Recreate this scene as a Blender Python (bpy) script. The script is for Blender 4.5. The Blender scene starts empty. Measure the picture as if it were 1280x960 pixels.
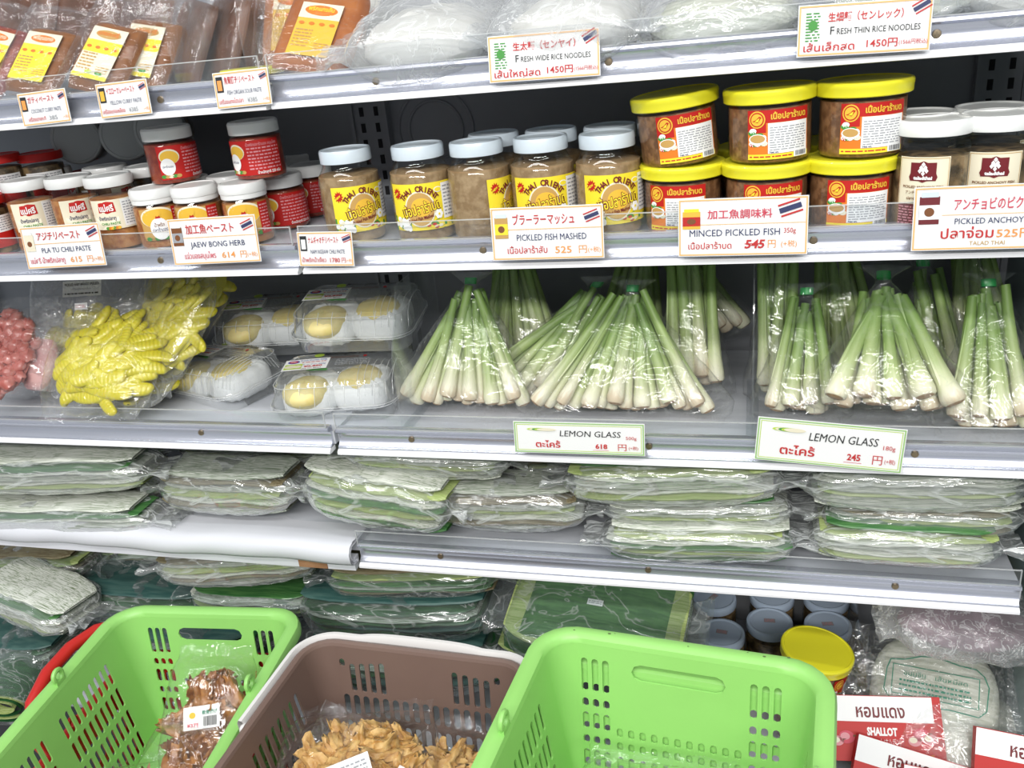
import bpy, bmesh, math, random
from mathutils import Vector, Matrix, Euler, noise

SC = bpy.context.scene
COL = SC.collection
PI = math.pi
def R(d): return math.radians(d)
# ------------------------------------------------------------------ camera
CX, CY, CZ = 0.5704, -1.0183, 1.5
FPX = 1104.13
# camera axes in world space (x along the shelves, y into the case, z up)
c_right = Vector((0.96525744, 0.24394349, -0.09364636))
c_down = Vector((0.0113064, -0.39704174, -0.91773091))
c_fwd = Vector((-0.261056, 0.88478779, -0.38600562))
camd = bpy.data.cameras.new('camera'); cam = bpy.data.objects.new('camera', camd); COL.objects.link(cam)
camd.sensor_width = 36; camd.lens = 36 * FPX / 1280; camd.clip_start = .02
m = Matrix((c_right, -c_down, -c_fwd)).transposed().to_4x4(); m.translation = (CX, CY, CZ)
cam.matrix_world = m
SC.camera = cam
# ------------------------------------------------------------------ world, lamps, exposure
W = bpy.data.worlds.new('room_light'); SC.world = W; W.use_nodes = True
W.node_tree.nodes['Background'].inputs[0].default_value = (.86, .93, 1, 1)
W.node_tree.nodes['Background'].inputs[1].default_value = .46
def area(name, loc, rot, sx, sy, power, col=(1, 1, 1)):
    l = bpy.data.lights.new(name, 'AREA'); l.shape = 'RECTANGLE'; l.size = sx; l.size_y = sy; l.energy = power; l.color = col
    o = bpy.data.objects.new(name, l); COL.objects.link(o); o.location = loc; o.rotation_euler = rot
    return o
area('canopy_tube_light', (0.1, -.34, 2.15), (R(-16), 0, 0), 2.6, .05, 9.5, (.96, .98, 1))
area('ceiling_tube_light', (0.2, -1.5, 2.75), (R(22), 0, 0), 3.2, .14, 36, (1, .99, .97))
area('aisle_tube_light', (0.6, -3.0, 2.8), (R(40), 0, 0), 3.6, .25, 125, (1, .98, .96))
SC.view_settings.view_transform = 'Standard'; SC.view_settings.look = 'None'
SC.view_settings.exposure = -0.32; SC.view_settings.gamma = 1.0
SC.view_settings.use_curve_mapping = False
SC.cycles.transparent_max_bounces = 28
SC.cycles.max_bounces = 7; SC.cycles.diffuse_bounces = 3; SC.cycles.glossy_bounces = 4
SC.cycles.caustics_reflective = False; SC.cycles.caustics_refractive = False
SC.cycles.sample_clamp_indirect = 6

# ------------------------------------------------------------------ helpers
def at(px, py, y=None, z=None, x=None):
    """point of the place that the photograph shows at (px, py), on a plane of given y, z or x"""
    d = c_right * (px - 640) + c_down * (py - 480) + c_fwd * FPX
    C = Vector((CX, CY, CZ))
    if y is not None: t = (y - CY) / d.y
    elif z is not None: t = (z - CZ) / d.z
    else: t = (x - CX) / d.x
    return C + d * t
def face(p): return math.atan2(CX - p[0], p[1] - CY)

M = {}
def nodes(name):
    m = bpy.data.materials.new(name); m.use_nodes = True; nt = m.node_tree
    M[name] = m
    return m, nt, nt.nodes['Principled BSDF']
def mat(name, col, rough=.5, metal=0., col2=None, scale=30., bump=0., bscale=None, stretch=(1, 1, 1), coat=0., sss=0., lo=.4, hi=.6, spec=.5, detail=4.):
    m, nt, b = nodes(name)
    b.inputs['Base Color'].default_value = (*col, 1); b.inputs['Roughness'].default_value = rough
    b.inputs['Metallic'].default_value = metal; b.inputs['Coat Weight'].default_value = coat
    b.inputs['Specular IOR Level'].default_value = spec
    if sss: b.inputs['Subsurface Weight'].default_value = sss; b.inputs['Subsurface Scale'].default_value = .01
    if col2 or bump:
        tc = nt.nodes.new('ShaderNodeTexCoord'); mp = nt.nodes.new('ShaderNodeMapping')
        mp.inputs['Scale'].default_value = stretch; nt.links.new(tc.outputs['Object'], mp.inputs['Vector'])
    if col2:
        n = nt.nodes.new('ShaderNodeTexNoise'); n.inputs['Scale'].default_value = scale; n.inputs['Detail'].default_value = detail
        nt.links.new(mp.outputs[0], n.inputs['Vector'])
        r = nt.nodes.new('ShaderNodeValToRGB'); r.color_ramp.elements[0].position = lo; r.color_ramp.elements[1].position = hi
        r.color_ramp.elements[0].color = (*col, 1); r.color_ramp.elements[1].color = (*col2, 1)
        nt.links.new(n.outputs[0], r.inputs[0]); nt.links.new(r.outputs[0], b.inputs['Base Color'])
    if bump:
        n2 = nt.nodes.new('ShaderNodeTexNoise'); n2.inputs['Scale'].default_value = bscale or scale; n2.inputs['Detail'].default_value = 3
        nt.links.new(mp.outputs[0], n2.inputs['Vector'])
        bp = nt.nodes.new('ShaderNodeBump'); bp.inputs['Strength'].default_value = bump; bp.inputs['Distance'].default_value = .002
        nt.links.new(n2.outputs[0], bp.inputs['Height']); nt.links.new(bp.outputs[0], b.inputs['Normal'])
    return m
def film(name, tint=(1, 1, 1), haze=.08, crease=.5, scale=22., bump=.8, rough=.12, ior=1.45, stretch=(1, 1, 1), refl=1.0, hcol=(.9, .92, .92), turn=0., wide=.03):
    """thin clear plastic: see-through, glossy at grazing angles, milky where it is creased"""
    m, nt, b = nodes(name); nt.nodes.remove(b)
    out = nt.nodes['Material Output']; L = nt.links
    tc = nt.nodes.new('ShaderNodeTexCoord'); mp = nt.nodes.new('ShaderNodeMapping'); mp.inputs['Scale'].default_value = stretch; mp.inputs['Rotation'].default_value = (0, turn * .5, turn)
    L.new(tc.outputs['Object'], mp.inputs['Vector'])
    tr = nt.nodes.new('ShaderNodeBsdfTransparent'); tr.inputs[0].default_value = (*tint, 1)
    gl = nt.nodes.new('ShaderNodeBsdfAnisotropic'); gl.inputs['Roughness'].default_value = rough; gl.inputs[0].default_value = (1, 1, 1, 1)
    fr = nt.nodes.new('ShaderNodeLayerWeight'); fr.inputs[0].default_value = .5
    mx = nt.nodes.new('ShaderNodeMixShader')
    pw = nt.nodes.new('ShaderNodeMath'); pw.operation = 'POWER'; pw.inputs[1].default_value = 4; L.new(fr.outputs['Facing'], pw.inputs[0])
    mr = nt.nodes.new('ShaderNodeMath'); mr.operation = 'MULTIPLY_ADD'; mr.inputs[1].default_value = .6 * refl; mr.inputs[2].default_value = wide * refl; mr.use_clamp = True
    L.new(pw.outputs[0], mr.inputs[0])
    L.new(mr.outputs[0], mx.inputs[0]); L.new(tr.outputs[0], mx.inputs[1]); L.new(gl.outputs[0], mx.inputs[2])
    last = mx.outputs[0]
    if bump or crease:
        n = nt.nodes.new('ShaderNodeTexNoise'); n.inputs['Scale'].default_value = scale; n.inputs['Detail'].default_value = 3
        n.inputs['Distortion'].default_value = 1.3; n.inputs['Roughness'].default_value = .55
        L.new(mp.outputs[0], n.inputs['Vector'])
        s = nt.nodes.new('ShaderNodeMath'); s.operation = 'SUBTRACT'; s.inputs[1].default_value = .5; L.new(n.outputs[0], s.inputs[0])
        a = nt.nodes.new('ShaderNodeMath'); a.operation = 'ABSOLUTE'; L.new(s.outputs[0], a.inputs[0])
        r = nt.nodes.new('ShaderNodeMapRange'); r.inputs[1].default_value = 0; r.inputs[2].default_value = wide
        r.inputs[3].default_value = 1; r.inputs[4].default_value = 0; L.new(a.outputs[0], r.inputs[0])
        if bump:
            bp = nt.nodes.new('ShaderNodeBump'); bp.inputs['Strength'].default_value = bump; bp.inputs['Distance'].default_value = .004
            L.new(a.outputs[0], bp.inputs['Height'])
            L.new(bp.outputs[0], gl.inputs['Normal']); L.new(bp.outputs[0], fr.inputs['Normal'])
        df = nt.nodes.new('ShaderNodeBsdfDiffuse'); df.inputs[0].default_value = (*hcol, 1)
        tl = nt.nodes.new('ShaderNodeBsdfTranslucent'); tl.inputs[0].default_value = (*hcol, 1)
        dm = nt.nodes.new('ShaderNodeMixShader'); dm.inputs[0].default_value = .4; L.new(df.outputs[0], dm.inputs[1]); L.new(tl.outputs[0], dm.inputs[2])
        f = nt.nodes.new('ShaderNodeMath'); f.operation = 'MULTIPLY_ADD'; f.inputs[1].default_value = crease; f.inputs[2].default_value = haze; f.use_clamp = True
        L.new(r.outputs[0], f.inputs[0])
        m2 = nt.nodes.new('ShaderNodeMixShader'); L.new(f.outputs[0], m2.inputs[0]); L.new(last, m2.inputs[1]); L.new(dm.outputs[0], m2.inputs[2])
        last = m2.outputs[0]
    L.new(last, out.inputs[0])
    return m

class MB:
    def __init__(s): s.v = []; s.f = []; s.mi = []
    def add(s, vs, fs, mi=0):
        o = len(s.v); s.v += [tuple(v) for v in vs]; s.f += [tuple(i + o for i in f) for f in fs]; s.mi += [mi] * len(fs); return s
    def box(s, x0, x1, y0, y1, z0, z1, mi=0):
        return s.add([(x0, y0, z0), (x1, y0, z0), (x1, y1, z0), (x0, y1, z0), (x0, y0, z1), (x1, y0, z1), (x1, y1, z1), (x0, y1, z1)],
                     [(0, 3, 2, 1), (4, 5, 6, 7), (0, 1, 5, 4), (1, 2, 6, 5), (2, 3, 7, 6), (3, 0, 4, 7)], mi)
    def grid(s, fn, nu, nv, cu=False, cv=False, mi=0):
        ru = nu if cu else nu + 1; rv = nv if cv else nv + 1
        vs = [fn(i / nu, j / nv) for i in range(ru) for j in range(rv)]
        fs = [(i * rv + j, ((i + 1) % ru) * rv + j, ((i + 1) % ru) * rv + (j + 1) % rv, i * rv + (j + 1) % rv) for i in range(nu) for j in range(nv)]
        return s.add(vs, fs, mi)
    def lathe(s, prof, n=28, mi=0, c=(0, 0, 0)):
        return s.grid(lambda u, v: (c[0] + prof[round(v * (len(prof) - 1))][0] * math.cos(2 * PI * u), c[1] + prof[round(v * (len(prof) - 1))][0] * math.sin(2 * PI * u), c[2] + prof[round(v * (len(prof) - 1))][1]), n, len(prof) - 1, cu=True, mi=mi)
    def tube(s, pts, rad, n=8, mi=0, cap=True):
        pts = [Vector(p) for p in pts]; N = len(pts); rr = rad if isinstance(rad, (list, tuple)) else [rad] * N
        t0 = (pts[1] - pts[0]).normalized(); up = Vector((0, 0, 1)) if abs(t0.z) < .9 else Vector((1, 0, 0))
        vs = []
        for i, p in enumerate(pts):
            t = (pts[min(i + 1, N - 1)] - pts[max(i - 1, 0)]).normalized()
            a = t.cross(up).normalized(); b = a.cross(t).normalized(); up = b
            vs += [p + (a * math.cos(2 * PI * k / n) + b * math.sin(2 * PI * k / n)) * rr[i] for k in range(n)]
        fs = [(i * n + k, i * n + (k + 1) % n, (i + 1) * n + (k + 1) % n, (i + 1) * n + k) for i in range(N - 1) for k in range(n)]
        if cap: fs += [tuple(range(n))[::-1], tuple(range((N - 1) * n, N * n))]
        return s.add(vs, fs, mi)
    def prism(s, prof, x0, x1, mi=0):
        """profile of (y, z) pushed along x"""
        n = len(prof)
        vs = [(x0, y, z) for y, z in prof] + [(x1, y, z) for y, z in prof]
        return s.add(vs, [(i, (i + 1) % n, n + (i + 1) % n, n + i) for i in range(n)] + [tuple(range(n))[::-1], tuple(range(n, 2 * n))], mi)
    def mesh(s, name, mats, ang=38):
        me = bpy.data.meshes.new(name); me.from_pydata(s.v, [], s.f)
        for mm in (mats if isinstance(mats, (list, tuple)) else [mats]): me.materials.append(M[mm] if isinstance(mm, str) else mm)
        me.polygons.foreach_set('material_index', s.mi); me.polygons.foreach_set('use_smooth', [True] * len(s.f))
        me.update(); me.set_sharp_from_angle(angle=R(ang))
        return me
    def build(s, name, mats, parent=None, ang=38): return link(name, s.mesh(name, mats, ang), parent)
KD = {}
def link(name, me, parent=None, mw=None):
    o = bpy.data.objects.new(name, me); COL.objects.link(o)
    if parent is not None: o.parent = parent; KD.setdefault(parent, []).append(o)
    if mw is not None: o.matrix_basis = mw
    return o
def tag(o, label, cat, group=None):
    o['label'] = label; o['category'] = cat
    if group: o['group'] = group
    return o
def thing(name, label, cat, loc=(0, 0, 0), rot=(0, 0, 0), group=None, parent=None):
    o = bpy.data.objects.new(name, None); COL.objects.link(o); o.location = loc; o.empty_display_size = .02
    o.rotation_euler = rot if isinstance(rot, (tuple, list, Euler)) else (0, 0, rot)
    return tag(o, label, cat, group)
def struct(o): o['kind'] = 'structure'; return o
def dup(root, label, loc, rot=(0, 0, 0), scale=None, group=None):
    r = root.copy(); COL.objects.link(r); r.location = loc; r.rotation_euler = rot if isinstance(rot, (tuple, list)) else (0, 0, rot)
    if scale: r.scale = scale if isinstance(scale, (tuple, list)) else (scale,) * 3
    r['label'] = label
    if group: r['group'] = group
    for c in KD.get(root, []):
        d = c.copy(); COL.objects.link(d); d.parent = r; KD.setdefault(r, []).append(d)
        for g in KD.get(c, []):
            e = g.copy(); COL.objects.link(e); e.parent = d; KD.setdefault(d, []).append(e)
    return r

# ------------------------------------------------------------------ flat print: cards and labels
_tc = {}
def glyphs(s, bold=0.):
    k = (s, bold)
    if k not in _tc:
        cu = bpy.data.curves.new('t', 'FONT'); cu.body = s; cu.size = 1; cu.resolution_u = 2; cu.dimensions = '2D'; cu.offset = bold
        o = bpy.data.objects.new('t', cu); me = bpy.data.meshes.new_from_object(o)
        vs = [tuple(v.co) for v in me.vertices]; fs = [tuple(p.vertices) for p in me.polygons]
        bpy.data.objects.remove(o); bpy.data.curves.remove(cu); bpy.data.meshes.remove(me)
        x0 = min((v[0] for v in vs), default=0); x1 = max((v[0] for v in vs), default=1)
        _tc[k] = ([(v[0] - x0, v[1]) for v in vs], fs, x1 - x0)
    return _tc[k]
LAY = .00022
class Print:
    """flat print built on a plane (radius None, facing -y) or wrapped on an upright cylinder of that radius"""
    def __init__(s, radius=None, up=None, zs=1.): s.mb = MB(); s.r = radius; s.mats = []; s.up = up; s.zs = zs
    def m(s, name):
        if name not in s.mats: s.mats.append(name)
        return s.mats.index(name)
    def map(s, x, y, l):
        if s.up: return (x, y, l * LAY + .0001)          # lying face up
        if s.r is None: return (x, -l * LAY - .0001, y)
        r = s.r + l * LAY; a = x / s.r; y *= s.zs
        return (r * math.sin(a), -r * math.cos(a), y)
    def rect(s, x0, y0, x1, y1, mt, l=1):
        n = max(1, int(abs(x1 - x0) / .0035)) if s.r else 1
        s.mb.grid(lambda u, v: s.map(x0 + (x1 - x0) * u, y0 + (y1 - y0) * v, l), n, 1, mi=s.m(mt)); return s
    def frame(s, x0, y0, x1, y1, t, mt, l=2):
        s.rect(x0, y0, x1, y0 + t, mt, l); s.rect(x0, y1 - t, x1, y1, mt, l); s.rect(x0, y0 + t, x0 + t, y1 - t, mt, l); s.rect(x1 - t, y0 + t, x1, y1 - t, mt, l); return s
    def ell(s, cx, cy, rx, ry, mt, l=2, n=20, star=0., rot=0., inner=0.):
        def f(u, v):
            a = 2 * PI * u + rot; k = (1 - star * (round(u * n) % 2)) * (inner + (1 - inner) * v)
            return s.map(cx + rx * k * math.cos(a), cy + ry * k * math.sin(a), l)
        s.mb.grid(f, n, 3 if s.r else 1, cu=True, mi=s.m(mt)); return s
    def poly(s, pts, mt, l=2):
        cx = sum(p[0] for p in pts) / len(pts); cy = sum(p[1] for p in pts) / len(pts); n = len(pts)
        s.mb.grid(lambda u, v: s.map(cx + (pts[round(u * n) % n][0] - cx) * v, cy + (pts[round(u * n) % n][1] - cy) * v, l), n, 4 if s.r else 1, cu=True, mi=s.m(mt)); return s
    def text(s, t, x, y, size, mt, l=4, al='l', fit=None, bold=0., shear=0., rot=0.):
        vs, fs, w = glyphs(t, bold); sx = size
        if fit: sx = min(fit / w, size * 1.25)
        W = w * sx; ox = {'l': 0, 'c': -W / 2, 'r': -W}[al]; c, sn = math.cos(rot), math.sin(rot)
        out = []
        for a, b in vs:
            p = a * sx + ox + b * size * shear; q = b * size
            out.append(s.map(x + p * c - q * sn, y + p * sn + q * c, l))
        s.mb.add(out, fs, s.m(mt)); return s
    def arc(s, t, cx, cy, r, size, mt, l=4, a0=140, a1=40, bold=.02):
        for i, ch in enumerate(t):
            if ch == ' ': continue
            a = R(a0 + (a1 - a0) * i / (len(t) - 1)); s.text(ch, cx + r * math.cos(a), cy + r * math.sin(a), size, mt, l, 'c', bold=bold, rot=a - PI / 2)
        return s
    def small(s, x0, y0, x1, y1, rows, mt, l=3, seed=1):
        """print too small to read, as broken thin lines"""
        rn = random.Random(seed); h = (y1 - y0) / rows
        for i in range(rows):
            y = y1 - h * (i + 1) + h * .3; x = x0
            while x < x1 - .001:
                w = min(x1 - x, rn.uniform(.002, .007)); s.rect(x, y, x + w, y + h * .42, mt, l); x += w + rn.uniform(.0008, .002)
        return s
    def bars(s, x0, y0, x1, y1, mt, l=3, seed=3):
        rn = random.Random(seed); x = x0
        while x < x1: w = rn.uniform(.0003, .001); s.rect(x, y0, min(x + w, x1), y1, mt, l); x += w + rn.uniform(.0004, .0009)
        return s
    def flag(s, cx, cy, w, rot=.35, l=4):
        c, sn = math.cos(rot), math.sin(rot)
        for o, t, mt in ((.30, .05, 'ink_red'), (0, .14, 'ink_navy'), (-.30, .05, 'ink_red')):
            pts = []
            for a, b in ((-.5, o - t), (.5, o - t), (.5, o + t), (-.5, o + t)):
                px, py = a * w, b * w * .85; pts.append((cx + px * c - py * sn, cy + px * sn + py * c))
            s.poly(pts, mt, l)
        return s
    def line(s, pts, w, mt, l=2, closed=True):
        n = len(pts)
        for i in range(n if closed else n - 1):
            (a, b), (c, d) = pts[i], pts[(i + 1) % n]; L = math.hypot(c - a, d - b) or 1; nx, ny = -(d - b) / L * w / 2, (c - a) / L * w / 2
            ex, ey = (c - a) / L * w / 3, (d - b) / L * w / 3
            s.mb.add([s.map(a - ex + nx, b - ey + ny, l), s.map(a - ex - nx, b - ey - ny, l), s.map(c + ex - nx, d + ey - ny, l), s.map(c + ex + nx, d + ey + ny, l)], [(0, 1, 2, 3)], s.m(mt))
        return s
    def build(s, name, parent): return s.mb.build(name, s.mats, parent, 60)

# ------------------------------------------------------------------ materials
for n_, c_ in dict(ink_red=(.55, .03, .03), ink_navy=(.03, .04, .12), ink_black=(.02, .02, .02), ink_orange=(.85, .33, .08), ink_white=(.9, .9, .88), ink_yellow=(.9, .72, .04),
                   ink_gold=(.8, .48, .05), ink_green=(.06, .3, .05), ink_lime=(.5, .68, .08), ink_brown=(.2, .07, .02), ink_maroon=(.16, .015, .02), ink_cream=(.82, .76, .58),
                   ink_pink=(.72, .3, .33), ink_grey=(.35, .36, .38), ink_tan=(.55, .33, .1), card_white=(.88, .88, .87), border_orange=(.86, .5, .2), border_green=(.33, .55, .2),
                   label_red=(.5, .015, .012), label_orange=(.75, .2, .02), ink_teal=(.02, .22, .13), label_blue=(.05, .1, .4), ink_rose=(.62, .06, .1)).items():
    mat(n_, c_, .45, spec=.35)
mat('white_enamel', (.78, .8, .83), .35, col2=(.72, .74, .78), scale=6, bump=.04)
mat('deck_grey', (.52, .54, .58), .4, col2=(.6, .62, .66), scale=7, stretch=(1, 6, 1))
mat('aluminium', (.66, .68, .76), .26, metal=.75, col2=(.6, .62, .71), scale=9, stretch=(.3, 8, 8))
mat('back_panel', (.3, .31, .33), .42, col2=(.25, .26, .28), scale=3)
mat('teal_panel', (.3, .38, .38), .4, col2=(.26, .33, .34), scale=3)
mat('black_gap', (.008, .008, .01), .8)
mat('lip_white', (.9, .9, .92), .3)
mat('screw_steel', (.3, .24, .16), .4, metal=.8)
mat('lid_white', (.72, .8, .86), .28, coat=.4, col2=(.66, .75, .82), scale=18)
mat('lid_pearl', (.83, .84, .82), .35, coat=.2)
mat('lid_blue', (.5, .6, .74), .35, coat=.3, col2=(.46, .56, .7), scale=14)
mat('lid_yellow', (.86, .8, .03), .3, coat=.3)
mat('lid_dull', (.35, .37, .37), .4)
mat('fish_paste', (.27, .17, .08), .5, col2=(.38, .26, .14), scale=90, bump=.5, bscale=140)
mat('fish_mince', (.16, .07, .03), .4, col2=(.3, .15, .07), scale=120, bump=.5, bscale=120)
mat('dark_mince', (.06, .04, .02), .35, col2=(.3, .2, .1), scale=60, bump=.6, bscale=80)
mat('red_paste', (.2, .02, .012), .35, col2=(.32, .06, .02), scale=80, bump=.3)
mat('orange_paste', (.38, .12, .03), .4, col2=(.55, .25, .08), scale=90, bump=.4)
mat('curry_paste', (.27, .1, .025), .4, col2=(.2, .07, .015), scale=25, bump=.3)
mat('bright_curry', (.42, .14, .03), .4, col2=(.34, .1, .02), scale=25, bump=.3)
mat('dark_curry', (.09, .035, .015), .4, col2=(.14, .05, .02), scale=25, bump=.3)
mat('basket_green', (.33, .68, .18), .38, col2=(.3, .63, .16), scale=4, bump=.05, bscale=300, sss=.0)
mat('basket_brown', (.19, .125, .1), .42, col2=(.17, .11, .09), scale=4, bump=.05, bscale=300)
mat('basket_red', (.55, .02, .015), .4)
mat('handle_cream', (.74, .72, .7), .4)
mat('stain_dark', (.1, .16, .05), .7)
mat('durian', (.72, .58, .17), .5, col2=(.8, .68, .3), scale=30, bump=.3, sss=.1)
mat('foam_white', (.86, .87, .86), .6, bump=.3, bscale=200)
mat('pickle_yellow', (.56, .49, .012), .35, col2=(.66, .59, .05), scale=30, coat=.4, sss=.1)
mat('pink_meat', (.4, .1, .08), .35, col2=(.52, .2, .17), scale=40, coat=.4)
mat('pink_pale', (.46, .2, .2), .4, col2=(.58, .34, .32), scale=25, coat=.3)
mat('fried', (.2, .065, .012), .45, col2=(.42, .18, .04), scale=55, bump=.9, bscale=110, coat=.15)
mat('fried_pale', (.46, .23, .05), .5, col2=(.72, .46, .16), scale=55, bump=.9, bscale=110)
mat('rice_noodle', (.6, .59, .54), .4, col2=(.72, .71, .67), scale=10, stretch=(1, 9, 9), bump=.7, bscale=14)
mat('thin_noodle', (.5, .52, .43), .4, col2=(.68, .69, .6), scale=14, stretch=(1, 12, 12), bump=.9, bscale=16)
mat('purple_item', (.1, .035, .06), .4, col2=(.22, .12, .16), scale=30)
mat('leaf_dark', (.015, .075, .025), .35, col2=(.03, .13, .04), scale=20, stretch=(1, 10, 4), bump=.3)
mat('leaf_mid', (.04, .15, .04), .35, col2=(.09, .24, .07), scale=18, stretch=(1, 12, 4), bump=.3, coat=.3)
mat('leaf_edge', (.32, .42, .12), .5, col2=(.48, .56, .24), scale=16, stretch=(1, 30, 30), bump=.3)
mat('leaf_pale', (.24, .3, .18), .5, col2=(.78, .8, .72), lo=.35, hi=.55, scale=16, stretch=(1.2, 34, 60), bump=.5)
mat('leaf_grey', (.2, .25, .17), .5, col2=(.6, .62, .56), scale=18, stretch=(1.2, 30, 60), bump=.5)
mat('leaf_brown', (.16, .12, .06), .5, col2=(.3, .27, .16), scale=18, stretch=(1.2, 30, 50), bump=.5)
mat('kick_panel_shade', (.03, .032, .035), .6)  # near-black stands in for shade on a likely white panel
mat('leaf_blue', (.035, .1, .09), .4, col2=(.07, .15, .13), scale=9, stretch=(2, 14, 4), bump=.3)
mat('card_paper', (.7, .71, .75), .5)
mat('cardboard', (.3, .15, .07), .7, col2=(.38, .2, .1), scale=30)
mat('floor_vinyl', (.35, .36, .36), .45, col2=(.4, .41, .41), scale=4)
mat('stand_white', (.5, .5, .48), .5)
mat('tie_green', (.01, .3, .06), .4)
mat('shallot_skin', (.42, .08, .09), .4, col2=(.6, .25, .22), scale=20)
mat('orange_food', (.7, .16, .02), .5, col2=(.8, .3, .05), scale=20)
film('glass', tint=(.97, .98, .97), haze=0, crease=0, bump=0, rough=.03, refl=1.1)
film('sleeve', tint=(.99, .99, .99), haze=0, crease=0, bump=0, rough=.05, refl=.6)
film('acrylic', tint=(.97, .98, .99), haze=.03, crease=.05, bump=.03, scale=3, rough=.06, refl=1.2)
film('film_clear', haze=.02, crease=.10, scale=22, bump=.8, rough=.09, refl=1.25)
film('film_pouch', haze=.006, crease=.05, scale=26, bump=1., rough=.09, refl=1.7)
film('edge_glint', haze=.45, crease=0, bump=.01, rough=.2, refl=3.)  # milky white puts the edge highlights of clear plastic into the colour
film('film_crisp', haze=.04, crease=.2, scale=24, bump=1.2, rough=.09, refl=2.4)
film('film_pack', haze=.14, crease=.6, scale=17, bump=1.6, rough=.1, refl=3.6, stretch=(.35, 1.3, 2.2), turn=.35, wide=.05, hcol=(.86, .89, .88))
film('film_milky', haze=.25, crease=.35, scale=18, bump=1., rough=.14, refl=2.2, hcol=(.86, .88, .88))
film('film_bubble', haze=.26, crease=.45, scale=42, bump=1.2, rough=.13, refl=2.4)
film('film_dark', tint=(.85, .9, .9), haze=.09, crease=.3, scale=15, bump=1.3, rough=.12, refl=2.6, stretch=(.6, 1.2, 1.6))
film('clamshell', tint=(.97, .98, .98), haze=.10, crease=.04, bump=.15, rough=.08, refl=3.)
# lemongrass: cream bulb running to green up the stalk, brown cut end
m_, nt_, b_ = nodes('lemongrass')
tc_ = nt_.nodes.new('ShaderNodeTexCoord'); sp_ = nt_.nodes.new('ShaderNodeSeparateXYZ'); nt_.links.new(tc_.outputs['Object'], sp_.inputs[0])
ns_ = nt_.nodes.new('ShaderNodeTexNoise'); ns_.inputs['Scale'].default_value = 14; mp_ = nt_.nodes.new('ShaderNodeMapping'); mp_.inputs['Scale'].default_value = (14, 14, 1.2)
nt_.links.new(tc_.outputs['Object'], mp_.inputs['Vector']); nt_.links.new(mp_.outputs[0], ns_.inputs['Vector'])
ma_ = nt_.nodes.new('ShaderNodeMath'); ma_.operation = 'MULTIPLY_ADD'; ma_.inputs[1].default_value = .07; nt_.links.new(ns_.outputs[0], ma_.inputs[0]); nt_.links.new(sp_.outputs['Z'], ma_.inputs[2])
oi_ = nt_.nodes.new('ShaderNodeObjectInfo'); mo_ = nt_.nodes.new('ShaderNodeMath'); mo_.operation = 'MULTIPLY_ADD'; mo_.inputs[1].default_value = .05
nt_.links.new(oi_.outputs['Random'], mo_.inputs[0]); nt_.links.new(ma_.outputs[0], mo_.inputs[2])
rp_ = nt_.nodes.new('ShaderNodeValToRGB'); cr_ = rp_.color_ramp
cr_.elements[0].position = .045; cr_.elements[0].color = (.62, .52, .36, 1); cr_.elements[1].position = .07; cr_.elements[1].color = (.78, .76, .58, 1)
for p_, c_ in ((.10, (.66, .68, .44, 1)), (.15, (.4, .5, .2, 1)), (.22, (.22, .34, .09, 1)), (.3, (.12, .22, .05, 1))):
    e_ = cr_.elements.new(p_); e_.color = c_
nt_.links.new(mo_.outputs[0], rp_.inputs[0]); nt_.links.new(rp_.outputs[0], b_.inputs['Base Color']); b_.inputs['Roughness'].default_value = .45
mat('stalk_cut', (.42, .27, .15), .7, col2=(.55, .4, .25), scale=300)
# ================================================================== the case
YB = .35
LIP = {1: 1.4192, 2: 1.2114, 3: .9446, 4: .7519}
DK = {k: v + .028 for k, v in LIP.items()}; DK[0] = .435
struct(MB().box(-1.6, 1.9, YB, YB + .03, 0, 2.1).build('wall_back', 'back_panel'))
struct(MB().box(.925, .955, -.06, YB, 0, 2.1).build('wall_right', 'teal_panel'))
struct(MB().box(-3, 4, -4, .5, -.02, 0).build('floor', 'floor_vinyl'))
struct(MB().box(-1.6, .925, -.06, YB, DK[0] - .05, DK[0]).build('trim_1', 'deck_grey'))
struct(MB().box(-1.6, .925, -.07, -.06, 0, DK[0] + .02).build('trim_2', 'kick_panel_shade'))
# pressed rings in the back panel
for x_, z_, r_ in ((at(545,160,y=YB).x, at(545,162,y=YB).z, .062),):
    rg = MB()
    for rr in (r_, r_ * .72):
        rg.grid(lambda u, v: (x_ + (rr + .0025 * math.cos(2 * PI * v)) * math.cos(2 * PI * u), YB + .0025 * math.sin(2 * PI * v) - .0005, z_ + (rr + .0025 * math.cos(2 * PI * v)) * math.sin(2 * PI * u)), 48, 6, True, True)
    struct(rg.build('trim_3', 'back_panel'))
for i, x_ in enumerate((-.9, -.02, .886)):
    t = thing('slotted_upright', ['far left slotted upright post on the back panel behind the curry jars', 'slotted upright post on the back panel behind the gap beside the pale mashed fish jars', 'right slotted upright post on the back panel behind the anchovy jars'][i], 'shelf upright', (x_, YB - .012, .3), 0, 'slotted uprights of the case')
    f_ = MB().box(-.026, .026, 0, .012, 0, 1.7); f_.box(-.031, -.026, -.006, .012, 0, 1.7); f_.box(.026, .031, -.006, .012, 0, 1.7); f_.build('channel', 'back_panel', t)
    sm = MB().box(-.0035, .0035, -.0012, .001, 0, .014).mesh('slot', 'black_gap')
    for k in range(66):
        for sx in (-.0125, .0125): link('slot', sm, t, Matrix.Translation((sx, 0, .02 + k * .025)))

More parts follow.
